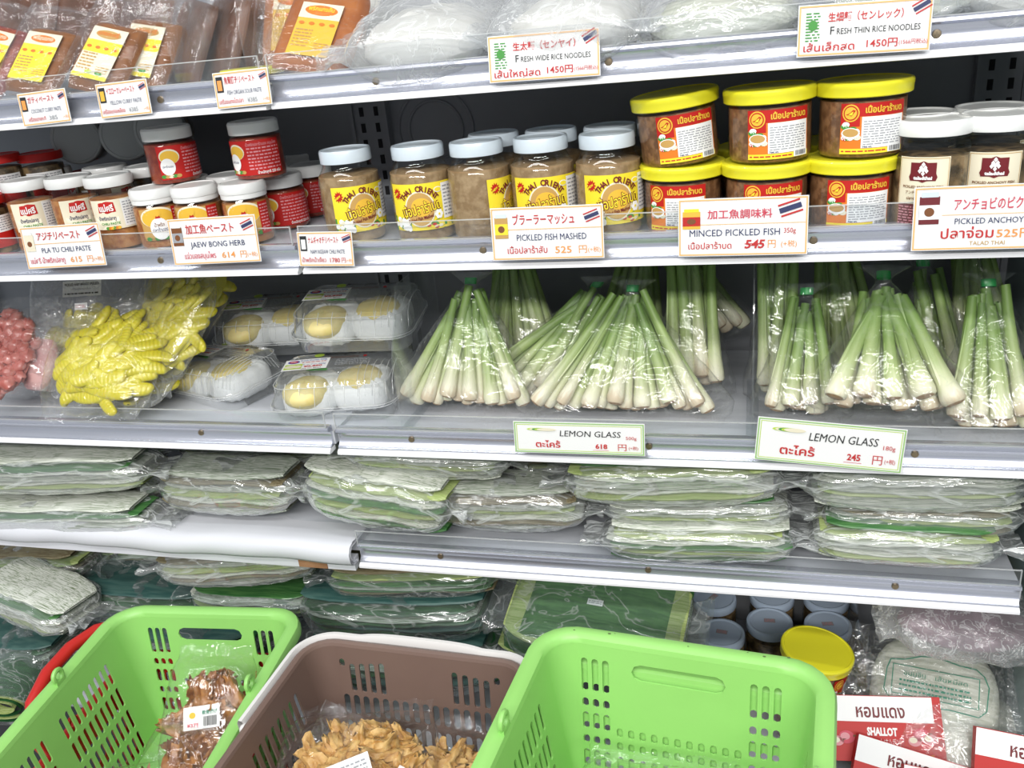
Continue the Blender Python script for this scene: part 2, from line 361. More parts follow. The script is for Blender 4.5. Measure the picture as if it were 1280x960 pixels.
screw_m = MB().lathe([(0, -.002), (.0042, -.002), (.0046, 0), (.004, .0012), (0, .0016)], 12).box(-.0028, .0028, -.0006, .0006, .0012, .002).box(-.0006, .0006, -.0028, .0028, .0012, .002).mesh('screw', 'screw_steel')
def shelf(label, x0, x1, lip, screws, cover=False, dy=0.):
    t = thing('shelf', label, 'shelf', (0, dy, lip), 0, 'shelves of the chilled case')
    MB().box(x0, x1, .012, YB - .014, .008, .0275).build('shelf_deck', 'deck_grey', t)
    if cover: return t
    # hollow price rail: rounded top bead, hollow face, white lip that juts forward
    pf = [(.014, .038), (.004, .038), (.0005, .036), (0, .033), (.002, .0315), (.0065, .030), (.009, .025), (.0092, .019), (.006, .0125), (.0012, .0085), (.0012, .0065), (.014, .0065)]
    MB().prism(pf, x0 + .003, x1 - .003).build('price_rail', 'aluminium', t, 30)
    MB().prism([(.0012, .0065), (.0002, .007), (-.0045, .0035), (-.0045, 0), (-.001, -.0008), (.014, -.0005), (.014, .0065)], x0 + .003, x1 - .003).build('rail_lip', 'lip_white', t, 30)
    MB().prism([(.004, .036), (.0025, .036), (.0015, .060), (.0005, .0615), (.003, .062), (.004, .060)], x0 + .004, x1 - .006).build('guard_strip', 'acrylic', t, 60)
    gl = MB()
    for yy, zz in ((.0012, .0618), (.0028, .038)): gl.box(x0 + .004, x1 - .006, yy - .0008, yy + .0008, zz - .0006, zz + .0006)
    for xx in (x0 + .004, x1 - .006): gl.box(xx - .0006, xx + .0006, .001, .0035, .038, .062)
    gl.build('guard_edge', 'edge_glint', t)  # pale strips painted as the bright line along the guard's edges
    for sx in screws:
        link('screw', screw_m, t, Matrix.Translation((sx, .0085, .021)) @ Matrix.Rotation(PI / 2, 4, 'X'))
    return t
def sx(px, py): return at(px, py, y=.005).x
shelf('topmost left shelf with brown curry pouches', -.9, 0, LIP[1], [sx(200, 127)], dy=-.002)
shelf('topmost right shelf with the noodle bags', 0, .9, LIP[1], [sx(468, 101), sx(760, 75), sx(1172, 39)])
shelf('left shelf holding small chili paste jars', -.9, 0, LIP[2], [sx(200, 325)], dy=-.003)
shelf('right shelf holding mashed and minced fish jars', 0, .9, LIP[2], [sx(603, 317), sx(1017, 304)])
shelf('left shelf under yellow pickle bags and durian trays', -.9, 0, LIP[3] + .006, [sx(256, 546)], dy=-.010)
shelf('right shelf under the lemongrass bundles', 0, .9, LIP[3], [sx(513, 550), sx(811, 564), sx(1144, 573)])
shelf('right shelf under stacked bags of folded leaves', 0, .9, LIP[4], [sx(550, 701), sx(810, 719), sx(1119, 741)])
cs = shelf('left shelf with white paper rolled over its front edge', -.9, -.0, LIP[4] + .012, [], cover=True)
pp = [(.30, .027), (.06, .027), (.02, .031), (.0, .034), (-.012, .031), (-.019, .021), (-.018, .006), (-.010, -.003), (.004, -.004), (.004, -.001), (-.008, .0), (-.014, .008), (-.014, .02), (-.006, .028), (.02, .026), (.3, .025)]
lp = MB(); lp.grid(lambda u, v: (-.9 + .898 * u, pp[round(v * 15) % 16][0] + .0015 * math.sin(u * 40 + v * 9), pp[round(v * 15) % 16][1] + .002 * math.sin(u * 17) * (1 if pp[round(v * 15) % 16][0] < .03 else 0)), 60, 15); lp.build('paper_liner', 'card_paper', cs, 70)
MB().box(-.9, -.004, -.004, .012, -.018, .002).build('cardboard_edge', 'card_paper', cs)
MB().box(-.098, -.05, -.0055, -.004, -.017, -.003).build('tape_patch', 'cardboard', cs)
# clear upright dividers
def divider(label, px, py, lip, h=.13, d=.2, poly=None, x=None):
    x = at(px, py, y=.04).x if x is None else x
    t = thing('shelf_divider', label, 'divider', (x, .012, lip + .029))
    mb = MB(); pts = poly or [(0, 0), (d, 0), (d, h), (.05, h), (0, h * .55)]
    n = len(pts); mb.add([(-.001, a, b) for a, b in pts] + [(.001, a, b) for a, b in pts], [tuple(range(n)), tuple(range(n, 2 * n))[::-1]] + [(i, (i + 1) % n, n + (i + 1) % n, n + i) for i in range(n)])
    mb.build('clear_panel', 'acrylic', t); MB().box(-.008, .008, .004, d, 0, .0015).build('foot', 'acrylic', t)
    return t
divider('clear divider left of the lemongrass bundles', 508, 500, LIP[3], h=.2)
divider('clear divider between the two groups of lemongrass', 941, 500, LIP[3], h=.2)
divider('clear divider at the right end of the curry pouches', 322, 80, LIP[1], h=.16)
divider('clear divider slanting behind the third curry pouch', 232, 80, LIP[1], h=.16)

# ================================================================== price cards
def card(label, tl, tr, bl, fn, border='border_orange', y=-.011, group='price cards on the rails', board='card_white'):
    A, B, D = at(*tl, y=y), at(*tr, y=y), at(*bl, y=y)
    xa = (B - A).normalized(); za = (A - D); za = (za - xa * za.dot(xa)).normalized(); ya = za.cross(xa)
    w = (B - A).length; h = abs((A - D).dot(za))
    mw = Matrix((xa, ya, za)).transposed().to_4x4(); mw.translation = (A + B) / 2 - za * h
    # lean the card back a little about its foot
    mw = mw @ Matrix.Rotation(R(-7), 4, 'X')
    t = thing('price_card', label, 'price card', group=group); t.matrix_world = mw
    cb = MB().box(-w / 2, w / 2, 0, .0006, 0, h).build('card_board', board, t)
    p = Print(); fn(p, w, h)
    if border: p.frame(-w / 2 + .001, .001, w / 2 - .001, h - .001, .0016, border, 2)
    p.build('print', cb)
    MB().box(-w / 2 - .0015, w / 2 + .0015, -.0024, -.002, -.002, h + .002).build('clear_sleeve', 'sleeve', t)
    return t
def icon_jar(p, x, y, w, h, lid, body, lab):
    p.rect(x, y, x + w, y + h * .86, body, 3); p.rect(x + w * .08, y + h * .84, x + w * .92, y + h, lid, 4); p.rect(x, y + h * .15, x + w, y + h * .6, lab, 4)
    p.ell(x + w * .5, y + h * .38, w * .25, h * .14, 'ink_brown', 5)
def std(top, mid, thai, price, icon=None, split=True, small_=False, topc='ink_red', midc='ink_navy', thaic='ink_red', pricec='ink_orange', tx=.12, unit='円', tail='(+税)', flagw=.13):
    def f(p, w, h):
        if icon:
            if icon[0] == 'pouch': p.rect(-w * .45, h * .45, -w * .33, h * .88, 'ink_black', 3); p.rect(-w * .43, h * .5, -w * .35, h * .78, icon[1], 4)
            elif icon[0] == 'green': p.small(-w * .45, h * .35, -w * .33, h * .88, 9, 'ink_green', 3)
            else: icon_jar(p, -w * .465, h * .42, w * .12, h * .46, *icon[1:])
        p.text(top, -w * .30, h * .68, h * .22, topc, fit=w * .55, bold=.012)
        p.flag(w * .40, h * .80, w * flagw)
        if split: p.rect(-w * .46, h * .575, w * .48, h * .59, 'border_orange', 2)
        p.text(mid, w * .04, h * .37, h * .17, midc, al='c', fit=w * .62)
        p.text(thai, -w * .44 if len(thai) > 14 else -w * .36, h * .13, h * .17, thaic, fit=w * .44 if len(thai) > 14 else w * .36, bold=.006)
        p.text(price, w * .07, h * .12, h * .18, thaic if price[0] in '51' and pricec != 'ink_orange' else pricec, fit=w * .18, bold=.01)
        p.text(unit, w * .28, h * .12, h * .17, pricec, fit=w * .07); p.text(tail, w * .36, h * .13, h * .11, 'ink_orange', fit=w * .11)
    return f
card('price card of the coconut curry paste, leftmost on the top rail', (17, 118), (77, 110), (28, 159), std('ガティペースト', 'COCONUT CURRY PASTE', 'เครื่องแกงกะทิ', '385', ('pouch', 'ink_orange'), split=False, pricec='ink_grey', unit=' ', tail='(+税)'))
card('price card reading yellow curry paste on the top rail', (115, 106), (179, 98), (127, 149), std('イエローカレーペースト', 'YELLOW CURRY PASTE', 'เครื่องแกงเหลือง', '¥385', ('pouch', 'ink_gold'), split=False, pricec='ink_grey', unit=' ', tail='(+税)'))
card('price card reading fish organ sour paste on the top rail', (262, 92), (331, 84), (272, 137), std('魚腎臓チリペースト', 'FISH ORGAN SOUR PASTE', 'เครื่องแกงไตปลา', '¥385', ('pouch', 'ink_orange'), split=False, pricec='ink_grey', unit=' ', tail='(+税)'))
def noodle(top, mid, thai, big):
    def f(p, w, h):
        p.small(-w * .44, h * .28, -w * .33, h * .86, 10, 'ink_green', 3, 5); p.ell(-w * .385, h * .6, w * .035, h * .1, 'ink_green', 4)
        p.text(top, -w * .27, h * .67, h * .19, 'ink_red', fit=w * .56, bold=.015); p.flag(w * .42, h * .85, w * .13, .5)
        p.text(mid[0], -w * .25, h * .41, h * .22, 'ink_black'); p.text(mid[1:], -w * .20, h * .41, h * .165, 'ink_black', fit=w * .62)
        p.text(thai, -w * .45, h * .10, h * .20, 'ink_red', fit=w * .42, bold=.01); p.text('1450円', w * .03, h * .13, h * .19, 'ink_red', fit=w * .23, bold=.01)
        p.text('(1566円税込)', w * .27, h * .15, h * .11, 'ink_red', fit=w * .21)
    return f
card('price card reading fresh wide rice noodles', (607, 46), (748, 34), (615, 104), noodle('生太麺（センヤイ）', 'FRESH WIDE RICE NOODLES', 'เส้นใหญ่สด', 0))
card('price card reading fresh thin rice noodles', (999, 7), (1169, -5), (998, 72), noodle('生細麺（センレック）', 'FRESH THIN RICE NOODLES', 'เส้นเล็กสด', 1))
card('price card reading pla tu chili paste', (19, 286), (118, 279), (31, 337), std('アジチリペースト', 'PLA TU CHILI PASTE', 'แม่ศรี น้ำพริกปลาทู', '615', ('jar', 'lid_pearl', 'ink_cream', 'ink_cream'), thaic='ink_rose'), y=-.013)
card('price card reading jaew bong herb', (204, 276), (314, 269), (216, 332), std('加工魚ペースト', 'JAEW BONG HERB', 'แจ่วบองสมุนไพร', '614', ('jar', 'lid_pearl', 'ink_brown', 'ink_grey'), thaic='ink_rose'), y=-.013)
card('small price card reading nam ngeaw chili paste', (368, 291), (437, 290), (373, 333), std('ナムギャオチリペースト', 'NAM NGEAW CHILI PASTE', 'น้ำพริกน้ำเงี้ยว', '1780', ('pouch', 'card_white'), split=False, pricec='ink_red', flagw=.16))
card('price card reading pickled fish mashed, 525', (610, 262), (752, 256), (616, 326), std('ブラーラーマッシュ', 'PICKLED FISH MASHED', 'เนื้อปลาร้าสับ', '525', ('jar', 'lid_white', 'ink_tan', 'ink_yellow')), y=-.014)
def c10(p, w, h):
    icon_jar(p, -w * .465, h * .48, w * .14, h * .35, 'lid_yellow', 'ink_gold', 'label_red')
    p.text('加工魚調味料', -w * .27, h * .66, h * .17, 'ink_rose', fit=w * .5, bold=.012); p.flag(w * .365, h * .80, w * .17, .3)
    p.rect(-w * .46, h * .545, w * .48, h * .557, 'border_orange', 2)
    p.text('MINCED PICKLED FISH', -w * .41, h * .35, h * .165, 'ink_navy', fit=w * .70); p.text('350g', w * .32, h * .38, h * .12, 'ink_red', fit=w * .09)
    p.text('เนื้อปลาร้าบด', -w * .42, h * .13, h * .15, 'ink_red', fit=w * .34, bold=.006); p.text('545', w * .02, h * .13, h * .20, 'ink_red', fit=w * .15, bold=.03, shear=.2)
    p.text('円', w * .20, h * .14, h * .16, 'ink_orange', fit=w * .06); p.text('(+税)', w * .30, h * .15, h * .12, 'ink_orange', fit=w * .12); p.rect(w * .02, h * .2, w * .16, h * .212, 'ink_red', 5)
card('price card reading minced pickled fish, 545 yen', (847, 251), (1012, 245), (848, 321), c10, y=-.015)
def c11(p, w, h):
    icon_jar(p, -w * .46, h * .42, w * .14, h * .5, 'lid_white', 'ink_maroon', 'card_white')
    p.text('アンチョビのピクルス', -w * .22, h * .64, h * .2, 'ink_rose', fit=w * .58, bold=.012); p.flag(w * .42, h * .8, w * .12)
    p.rect(-w * .3, h * .55, w * .48, h * .56, 'border_orange', 2)
    p.text('PICKLED ANCHOY FISH', -w * .21, h * .41, h * .13, 'ink_navy', fit=w * .58)
    p.text('ปลาจ่อม', -w * .30, h * .19, h * .21, 'ink_red', fit=w * .36, bold=.012); p.text('525円', w * .08, h * .19, h * .17, 'ink_orange', fit=w * .3, bold=.01); p.text('TALAD THAI', -w * .1, h * .075, h * .09, 'ink_tan', fit=w * .24)
card('large price card reading pickled anchoy fish at the right edge', (1145, 236), (1335, 228), (1141, 314), c11, y=-.016)
def lem(price, grams):
    def f(p, w, h):
        p.frame(-w / 2 + .004, .004, w / 2 - .004, h - .004, .0008, 'ink_lime', 2)
        for k in range(5):
            a = .2 * k - .5; p.ell(-w * .32 + k * w * .02, h * .76, w * .075, h * .045, ['ink_lime', 'ink_cream', 'ink_green'][k % 3], 3 + k, rot=0)
        p.text('LEMON GLASS', -w * .14, h * .56, h * .26, 'ink_black', fit=w * .46, bold=.0, shear=.12)
        p.text('ตะไคร้', -w * .33, h * .2, h * .26, 'ink_red', fit=w * .24, bold=.02); p.text(grams, w * .36, h * .5, h * .14, 'ink_red', fit=w * .08)
        p.text(price, w * .13, h * .2, h * .2, 'ink_red', fit=w * .09, bold=.03); p.rect(w * .11, h * .14, w * .23, h * .15, 'ink_rose', 3)
        p.text('円', w * .30, h * .17, h * .24, 'ink_red', fit=w * .065); p.text('(+税)', w * .38, h * .2, h * .12, 'ink_red', fit=w * .07)
    return f
card('green-edged lemongrass price card, 618 yen for 500g', (640, 528), (805, 532), (643, 565), lem('618', '500g'), border='border_green', y=-.012)
card('green-edged lemongrass price card, 245 yen for 180g', (948, 523), (1136, 540), (945, 574), lem('245', '180g'), border='border_green', y=-.012)
# ================================================================== jars
def jar_proto(name, label, cat, body, lidp, lidmat, content, cont_top, draw, rl, zs=1., glassy='glass'):
    body = [(r, z * zs) for r, z in body]; lidp = [(r, z * zs) for r, z in lidp]; cont_top *= zs
    """body / lidp: profiles of (radius, z); rl: radius of the label"""
    t = thing(name, label, cat)
    MB().lathe(body, 36).build('glass_body', glassy, t, 60)
    cp = [(0, body[0][1] + .002)] + [(r - .0016, max(z, .002)) for r, z in body if .0005 < r and z < cont_top and r > .01] 
    last = cp[-1][0]; cp += [(last, cont_top), (last * .6, cont_top + .002), (0, cont_top + .001)]
    MB().lathe(cp, 32).build('filling', content, t, 50)
    lid = MB().lathe(lidp, 40); lid.build('lid', lidmat, t, 30)
    if draw:
        p = Print(rl, zs=zs); draw(p); p.build('paper_label', t)
    return t
# -- mashed fish jars ------------------------------------------------
thai_body = [(0, .0005), (.034, 0), (.038, .002), (.0395, .006), (.0393, .012), (.041, .018), (.041, .060), (.0405, .067), (.038, .0745), (.034, .080), (.0318, .084), (.0315, .090)]
thai_lid = [(.031, .0875), (.0335, .0875), (.0337, .0885), (.0337, .099), (.0325, .1012), (.0305, .1012), (.0295, .1), (.029, .0998), (.018, .0998), (.017, .1002), (0, .1002)]
def d_thai(p):
    p.rect(-.036, .014, .060, .064, 'ink_yellow', 1)
    p.rect(-.036, .014, -.018, .064, 'ink_lime', 2) if False else None
    p.rect(.034, .024, .060, .062, 'card_white', 3); p.small(.036, .026, .058, .060, 9, 'ink_grey', 4, 2)
    p.poly([(-.036, .014), (.034, .014), (.060, .014), (.060, .020), (.03, .026), (.018, .020), (0, .018), (-.02, .028), (-.036, .030)], 'ink_green', 2)
    rn = random.Random(5)
    for k in range(16):
        x = rn.uniform(-.034, -.012); p.ell(x, rn.uniform(.016, .027), .0032, .0028, rn.choice(['ink_white', 'ink_cream', 'ink_white']), 3, 10)
    for k in range(7): p.ell(rn.uniform(.005, .03), rn.uniform(.016, .021), .003, .0016, rn.choice(['label_red', 'ink_cream', 'ink_lime']), 3, 8)
    p.ell(.004, .037, .0195, .0195, 'ink_cream', 4, 28); p.ell(.004, .037, .0178, .0178, 'ink_tan', 5, 28); p.ell(.006, .039, .013, .010, 'ink_gold', 6, 20)
    p.ell(-.026, .054, .0065, .0065, 'label_red', 4, 22, star=.38); p.text('NEW', -.026, .0525, .0032, 'ink_yellow', 6, 'c', bold=.04, rot=.5)
    p.arc('THAI ORIENT', .004, .030, .0258, .0088, 'ink_maroon', 7, 138, 42, .03)
    p.text('เนื้อปลาร้าบด', .0055, .0325, .0145, 'ink_maroon', 8, 'c', fit=.050, bold=.055, rot=.16); p.text('เนื้อปลาร้าบด', .0055, .0325, .0145, 'ink_yellow', 10, 'c', fit=.050, bold=.012, rot=.16)
    p.text('Pickled Fish Mashed', .004, .0255, .0052, 'ink_maroon', 9, 'c', fit=.032, bold=.02, rot=.16)
    p.ell(.029, .056, .0055, .003, 'card_white', 4, 16); p.ell(.029, .056, .0045, .0022, 'ink_yellow', 5, 16)
    for k in range(6): a = k * PI / 3; p.ell(.027 + .003 * math.cos(a), .030 + .003 * math.sin(a), .0024, .0024, 'ink_white', 8, 8)
    p.ell(.027, .030, .0014, .0014, 'ink_yellow', 10, 8)
TH = jar_proto('fish_paste_jar', '', 'jar', thai_body, thai_lid, 'lid_white', 'fish_paste', .074, d_thai, .0412, 1.175)
def stand(px, py, h, deck): return at(px, py, z=deck + h)
def put(proto, used, label, px, py, h, deck, delta=0., group=None, tilt=(0, 0), sc=None):
    p = stand(px, py, h, deck); q = (p.x, p.y, deck + (.0 if not sc else 0))
    rz = face(q) + R(delta)
    if not used:
        proto.location = q; proto.rotation_euler = (R(tilt[0]), R(tilt[1]), rz); proto['label'] = label
        if group: proto['group'] = group
        if sc: proto.scale = (sc,) * 3
        return proto
    return dup(proto, label, q, (R(tilt[0]), R(tilt[1]), rz), sc, group)
g_ = 'jars of mashed fish'
for i, (px, py, dl, lb) in enumerate([
        (430, 185, 12, 'mashed fish jar with yellow label standing alone, leftmost of its row'),
        (520.5, 179.5, -14, 'mashed fish jar second from the left, its label turned to the left'),
        (594, 175, 62, 'mashed fish jar showing plain beige paste, label turned far to the right'),
        (674.6, 169.5, -6, 'mashed fish jar with yellow label between the turned jar and the last one'),
        (758, 165, 6, 'mashed fish jar with yellow label beside the yellow-lidded tubs'),
        (616, 165, 100, 'white-lidded jar hidden behind the turned mashed fish jar'),
        (688, 160, 80, 'white-lidded jar behind the fourth mashed fish jar'),
        (762, 155.5, 120, 'white-lidded jar behind the mashed fish jar next to the tubs')]):
    put(TH, i > 0, lb, px, py, .119, DK[2], dl, g_)
# -- minced fish tubs with yellow lids ---------------------------------
tub_body = [(0, .0005), (.040, 0), (.0445, .002), (.0462, .007), (.0465, .055), (.0455, .060), (.0455, .066)]
tub_lid = [(.0455, .0625), (.0495, .0625), (.0505, .0635), (.0508, .0705), (.0512, .0712), (.0512, .0745), (.0500, .0765), (.0475, .0772), (.0465, .0762), (0, .0762)]
def d_tub(p):
    p.rect(-.030, .006, .040, .057, 'label_orange', 1); p.rect(-.030, .044, .040, .057, 'label_red', 2); p.rect(-.030, .034, -.010, .05, 'label_red', 2)
    p.ell(-.0195, .0475, .0088, .0088, 'ink_gold', 3, 24); p.ell(-.0195, .0475, .0074, .0074, 'label_red', 4, 24); p.ell(-.0195, .0475, .0062, .0062, 'ink_gold', 5, 20)
    p.poly([(-.0245, .046), (-.0205, .0475), (-.017, .051), (-.0145, .050), (-.0185, .0445)], 'label_red', 6); p.poly([(-.022, .0455), (-.019, .048), (-.0165, .0495), (-.018, .0455)], 'ink_yellow', 7)
    p.text('เนื้อปลาร้าบด', .015, .0475, .0085, 'ink_gold', 5, 'c', fit=.040, bold=.035)
    p.rect(-.008, .012, .038, .0435, 'card_white', 3); p.small(-.006, .0145, .036, .040, 10, 'ink_grey', 4, 4); p.text('Net wt.', -.006, .0125, .003, 'ink_navy', 5, bold=.02)
    rn = random.Random(8)
    for k in range(16): p.ell(rn.uniform(-.028, -.012), rn.uniform(.022, .036), .004, .0028, rn.choice(['ink_green', 'ink_white', 'label_red', 'ink_green', 'ink_cream']), 3, 9)
    p.ell(-.019, .027, .0095, .0058, 'ink_white', 4, 20); p.ell(-.019, .0278, .008, .0042, 'ink_tan', 5, 20)
    p.rect(-.030, .006, .040, .0115, 'ink_yellow', 2); p.small(-.028, .0072, .018, .0105, 1, 'ink_red', 3)
    p.rect(.020, .0065, .038, .0135, 'card_white', 4); p.bars(.022, .0075, .036, .0125, 'ink_black', 5)
TB = jar_proto('minced_fish_tub', '', 'tub', tub_body, tub_lid, 'lid_yellow', 'fish_mince', .058, d_tub, .0467, 1.03)
g_ = 'yellow-lidded tubs of minced fish'
pos = []
for i, (px, py, dl, lb) in enumerate([
        (853, 202, -16, 'yellow-lidded minced fish tub, lower left of the stacked six'),
        (958.5, 199, 6, 'yellow-lidded minced fish tub, lower middle of the stacked six'),
        (1066, 193, 6, 'yellow-lidded minced fish tub, lower right of the stacked six')]):
    o = put(TB, i > 0, lb, px, py, .0787, DK[2], dl, g_); pos.append(o.location.copy())
for i, (dx, dy, dl, ty, lb) in enumerate([
        (-.002, .004, 8, -5, 'yellow-lidded minced fish tub tilted slightly on top of the left stack'),
        (.003, .003, 8, -1, 'yellow-lidded minced fish tub on top of the middle stack'),
        (.008, .004, 10, 0, 'yellow-lidded minced fish tub on top of the right stack')]):
    q = pos[i] + Vector((dx, dy, .0797)); dup(TB, lb, q, (0, R(ty), face(q) + R(dl)), None, g_)
for i, lb in enumerate(['yellow-lidded tub in the dark behind the left stack', 'yellow-lidded tub in the dark behind the middle stack', 'yellow-lidded tub in the dark behind the right stack']):
    q = pos[i] + Vector((-.01, .112, 0)); dup(TB, lb, q, face(q) + 1.5, None, g_)
# -- anchovy jars --------------------------------------------------------
an_body = [(0, .0005), (.033, 0), (.0375, .002), (.039, .006), (.039, .070), (.038, .078), (.0362, .082), (.0358, .085), (.0366, .087), (.0355, .092)]
an_lid = [(.0355, .0895), (.0378, .0895), (.0382, .0905), (.0384, .101), (.037, .1035), (.0345, .1035), (.0335, .1022), (0, .1022)]
def d_an(p):
    p.rect(-.026, .006, .026, .072, 'ink_cream', 1); p.rect(-.026, .006, .026, .028, 'ink_maroon', 2); p.frame(-.025, .007, .025, .071, .0005, 'ink_tan', 3)
    p.poly([(-.0125, .050), (-.014, .0535), (-.0125, .057), (-.0125, .067), (-.004, .067), (0, .0685), (.004, .067), (.0125, .067), (.0125, .057), (.014, .0535), (.0125, .050), (.004, .050), (0, .0485), (-.004, .050)], 'ink_maroon', 4)
    for a, b in ((0, .0655), (-.002, .0625), (.002, .0625), (-.0032, .0595), (.0032, .0595), (0, .0600), (0, .0570)): p.poly([(a, b + .0024), (a + .0019, b), (a, b - .0024), (a - .0019, b)], 'ink_white', 6)
    p.text('taladthai', 0, .0515, .0042, 'ink_white', 6, 'c', fit=.0215, bold=.05)
    p.text('PICKLED ANCHOVY FISH', 0, .0432, .0034, 'ink_brown', 4, 'c', fit=.040, bold=.02); p.text('アンチョビのピクルス', 0, .0378, .0036, 'ink_brown', 4, 'c', fit=.033, bold=.01)
    p.text('ปลาจ่อม', -.008, .0322, .0036, 'ink_brown', 4, 'c', fit=.014, bold=.02); p.text('2021 07 03', .012, .0322, .0034, 'ink_black', 4, 'c', fit=.018)
    p.small(-.024, .008, .022, .0265, 7, 'ink_pink', 4, 6)
AN = jar_proto('anchovy_jar', '', 'jar', an_body, an_lid, 'lid_pearl', 'dark_mince', .070, d_an, .0392, 1.125)
g_ = 'jars of pickled anchovy'
for i, (px, py, dl, lb) in enumerate([
        (1169, 146, -10, 'anchovy jar with cream label right of the yellow-lidded tubs'),
        (1248, 139.5, 4, 'anchovy jar with dark red emblem at the right end of the shelf'),
        (1150, 139, 90, 'white lid of the anchovy jar behind the left one'),
        (1240, 131, 90, 'white lid of the anchovy jar behind the right one')]):
    put(AN, i > 0, lb, px, py, .1165, DK[2], dl, g_)
# -- chili paste jars with cream labels ------------------------------------
pt_body = [(0, .0005), (.029, 0), (.0325, .003), (.033, .008), (.031, .018), (.0325, .028), (.033, .050), (.032, .062), (.030, .069), (.0295, .076)]
pt_lid = [(.0295, .0735), (.0325, .0735), (.0332, .0745), (.0332, .083), (.032, .0855), (.0295, .0855), (.0288, .0845), (0, .0845)]
def d_pt(p):
    p.rect(-.034, .026, .036, .060, 'ink_cream', 1); p.poly([(-.030, .040), (.004, .040), (.004, .026), (-.026, .026)], 'ink_cream', 2)
    p.poly([(-.022, .046), (-.020, .057), (-.008, .0585), (.001, .057), (.002, .046), (-.010, .0445)], 'label_red', 3); p.text('แม่ศรี', -.0195, .0475, .0095, 'ink_white', 5, fit=.019, bold=.03)
    p.text('น้ำพริกปลาทู', -.024, .037, .0058, 'ink_navy', 4, fit=.024, bold=.015); p.text('CHILI PASTE', -.022, .0315, .0040, 'ink_green', 4, fit=.026, bold=.02)
    p.rect(.010, .028, .034, .059, 'card_white', 3); p.small(.012, .030, .032, .057, 9, 'ink_grey', 4, 9)
    for k in range(6): p.ell(-.014 + .003 * k, .0275, .003, .002, ['ink_green', 'label_orange', 'ink_gold'][k % 3], 3, 8)
PT = jar_proto('chili_paste_jar', '', 'jar', pt_body, pt_lid, 'lid_pearl', 'orange_paste', .060, d_pt, .0333, 1.21)
g_ = 'jars of pla tu chili paste'
for i, (px, py, dl, lb) in enumerate([
        (29, 223.5, 6, 'cream-labelled chili paste jar, nearest the left edge'),
        (84, 219.5, 20, 'cream-labelled chili paste jar in the middle of three'),
        (133, 218, -4, 'cream-labelled chili paste jar beside the round-labelled jars'),
        (60, 210, 60, 'chili paste jar behind the two leftmost cream-labelled ones'),
        (130, 207, 60, 'chili paste jar behind the third cream-labelled one'),
        (182, 206, 120, 'white-lidded chili paste jar in the dark under the red-labelled jar')]):
    put(PT, i > 0, lb, px, py, .1035, DK[2], dl, g_)
# -- herb paste jars: low, round label, stepped white lid ----------------------
hb_body = [(0, .0005), (.027, 0), (.031, .003), (.0325, .008), (.032, .014), (.0328, .02), (.0328, .042), (.031, .050), (.0285, .054), (.028, .060)]
hb_lid = [(.0285, .0525), (.0305, .0525), (.031, .0532), (.031, .058), (.0318, .0585), (.0322, .0595), (.0322, .0665), (.0305, .0695), (.028, .070), (.0272, .0692), (0, .0692)]
def d_hb(p):
    p.rect(-.029, .012, .029, .048, 'ink_tan', 1); p.ell(-.004, .038, .024, .012, 'ink_cream', 2, 24); p.ell(-.004, .037, .022, .0108, 'ink_gold', 3, 24)
    for k in range(8): p.ell(-.022 + .006 * k, .014 + .003 * (k % 2), .004, .0025, ['ink_green', 'ink_tan', 'ink_green', 'ink_cream'][k % 4], 3, 8)
    p.rect(.016, .012, .032, .048, 'label_red', 4); p.small(.018, .014, .031, .046, 9, 'ink_pink', 5, 7)
    p.ell(-.004, .025, .0125, .0128, 'ink_white', 5, 26); p.ell(-.004, .043, .0045, .0045, 'ink_gold', 6, 14); p.poly([(-.0075, .037), (-.0005, .037), (-.002, .0402), (-.006, .0402)], 'label_red', 6)
    p.text('น้ำพริก', -.004, .0275, .0058, 'ink_brown', 6, 'c', fit=.013, bold=.01); p.text('ปลาร้าบอง', -.004, .0215, .0062, 'ink_navy', 6, 'c', fit=.020, bold=.01)
HB = jar_proto('herb_paste_jar', '', 'jar', hb_body, hb_lid, 'lid_pearl', 'orange_paste', .048, d_hb, .0330, 1.2)
g_ = 'jars of herb paste with oval labels'
for i, (px, py, dl, lb) in enumerate([
        (189, 233, 4, 'low herb paste jar with stepped white lid, left of three'),
        (241, 230, -12, 'low herb paste jar with stepped white lid, middle of three'),
        (301, 226, -2, 'low herb paste jar with stepped white lid above the jaew bong card'),
        (232, 221, 100, 'herb paste jar behind the left and middle ones'),
        (284, 217, 100, 'herb paste jar behind the right one, lid just showing')]):
    put(HB, i > 0, lb, px, py, .084, DK[2], dl, g_)
# -- red-labelled jars ---------------------------------------------------------
rd_body = [(0, .0005), (.030, 0), (.0345, .003), (.0355, .008), (.0355, .050), (.0335, .056), (.031, .059), (.0305, .066)]
rd_lid = [(.031, .0585), (.0335, .0585), (.034, .0595), (.034, .072), (.032, .0745), (.0295, .0745), (.0285, .0735), (0, .0735)]
def d_rd(p):
    p.rect(-.040, .008, .040, .052, 'label_red', 1)
    p.text('น้ำพริกปลาร้าบอง สมุนไพร', -.006, .045, .0052, 'ink_pink', 3, fit=.042, bold=.01)
    p.small(-.006, .014, .038, .044, 7, 'ink_pink', 3, 12); p.text('น้ำหนักสุทธิ 220 กรัม', .004, .0095, .0048, 'ink_white', 3, fit=.032, bold=.02)
    p.ell(-.024, .038, .014, .010, 'ink_cream', 2, 20); p.ell(-.024, .037, .0125, .0088, 'ink_gold', 3, 20); p.ell(-.028, .025, .010, .011, 'ink_white', 4, 22)
    for k in range(5): p.ell(-.036 + .005 * k, .0125, .004, .0025, ['ink_green', 'ink_tan', 'ink_cream'][k % 3], 3, 8)
    p.text('ปลาร้าบอง', -.028, .024, .0042, 'ink_navy', 6, 'c', fit=.014)
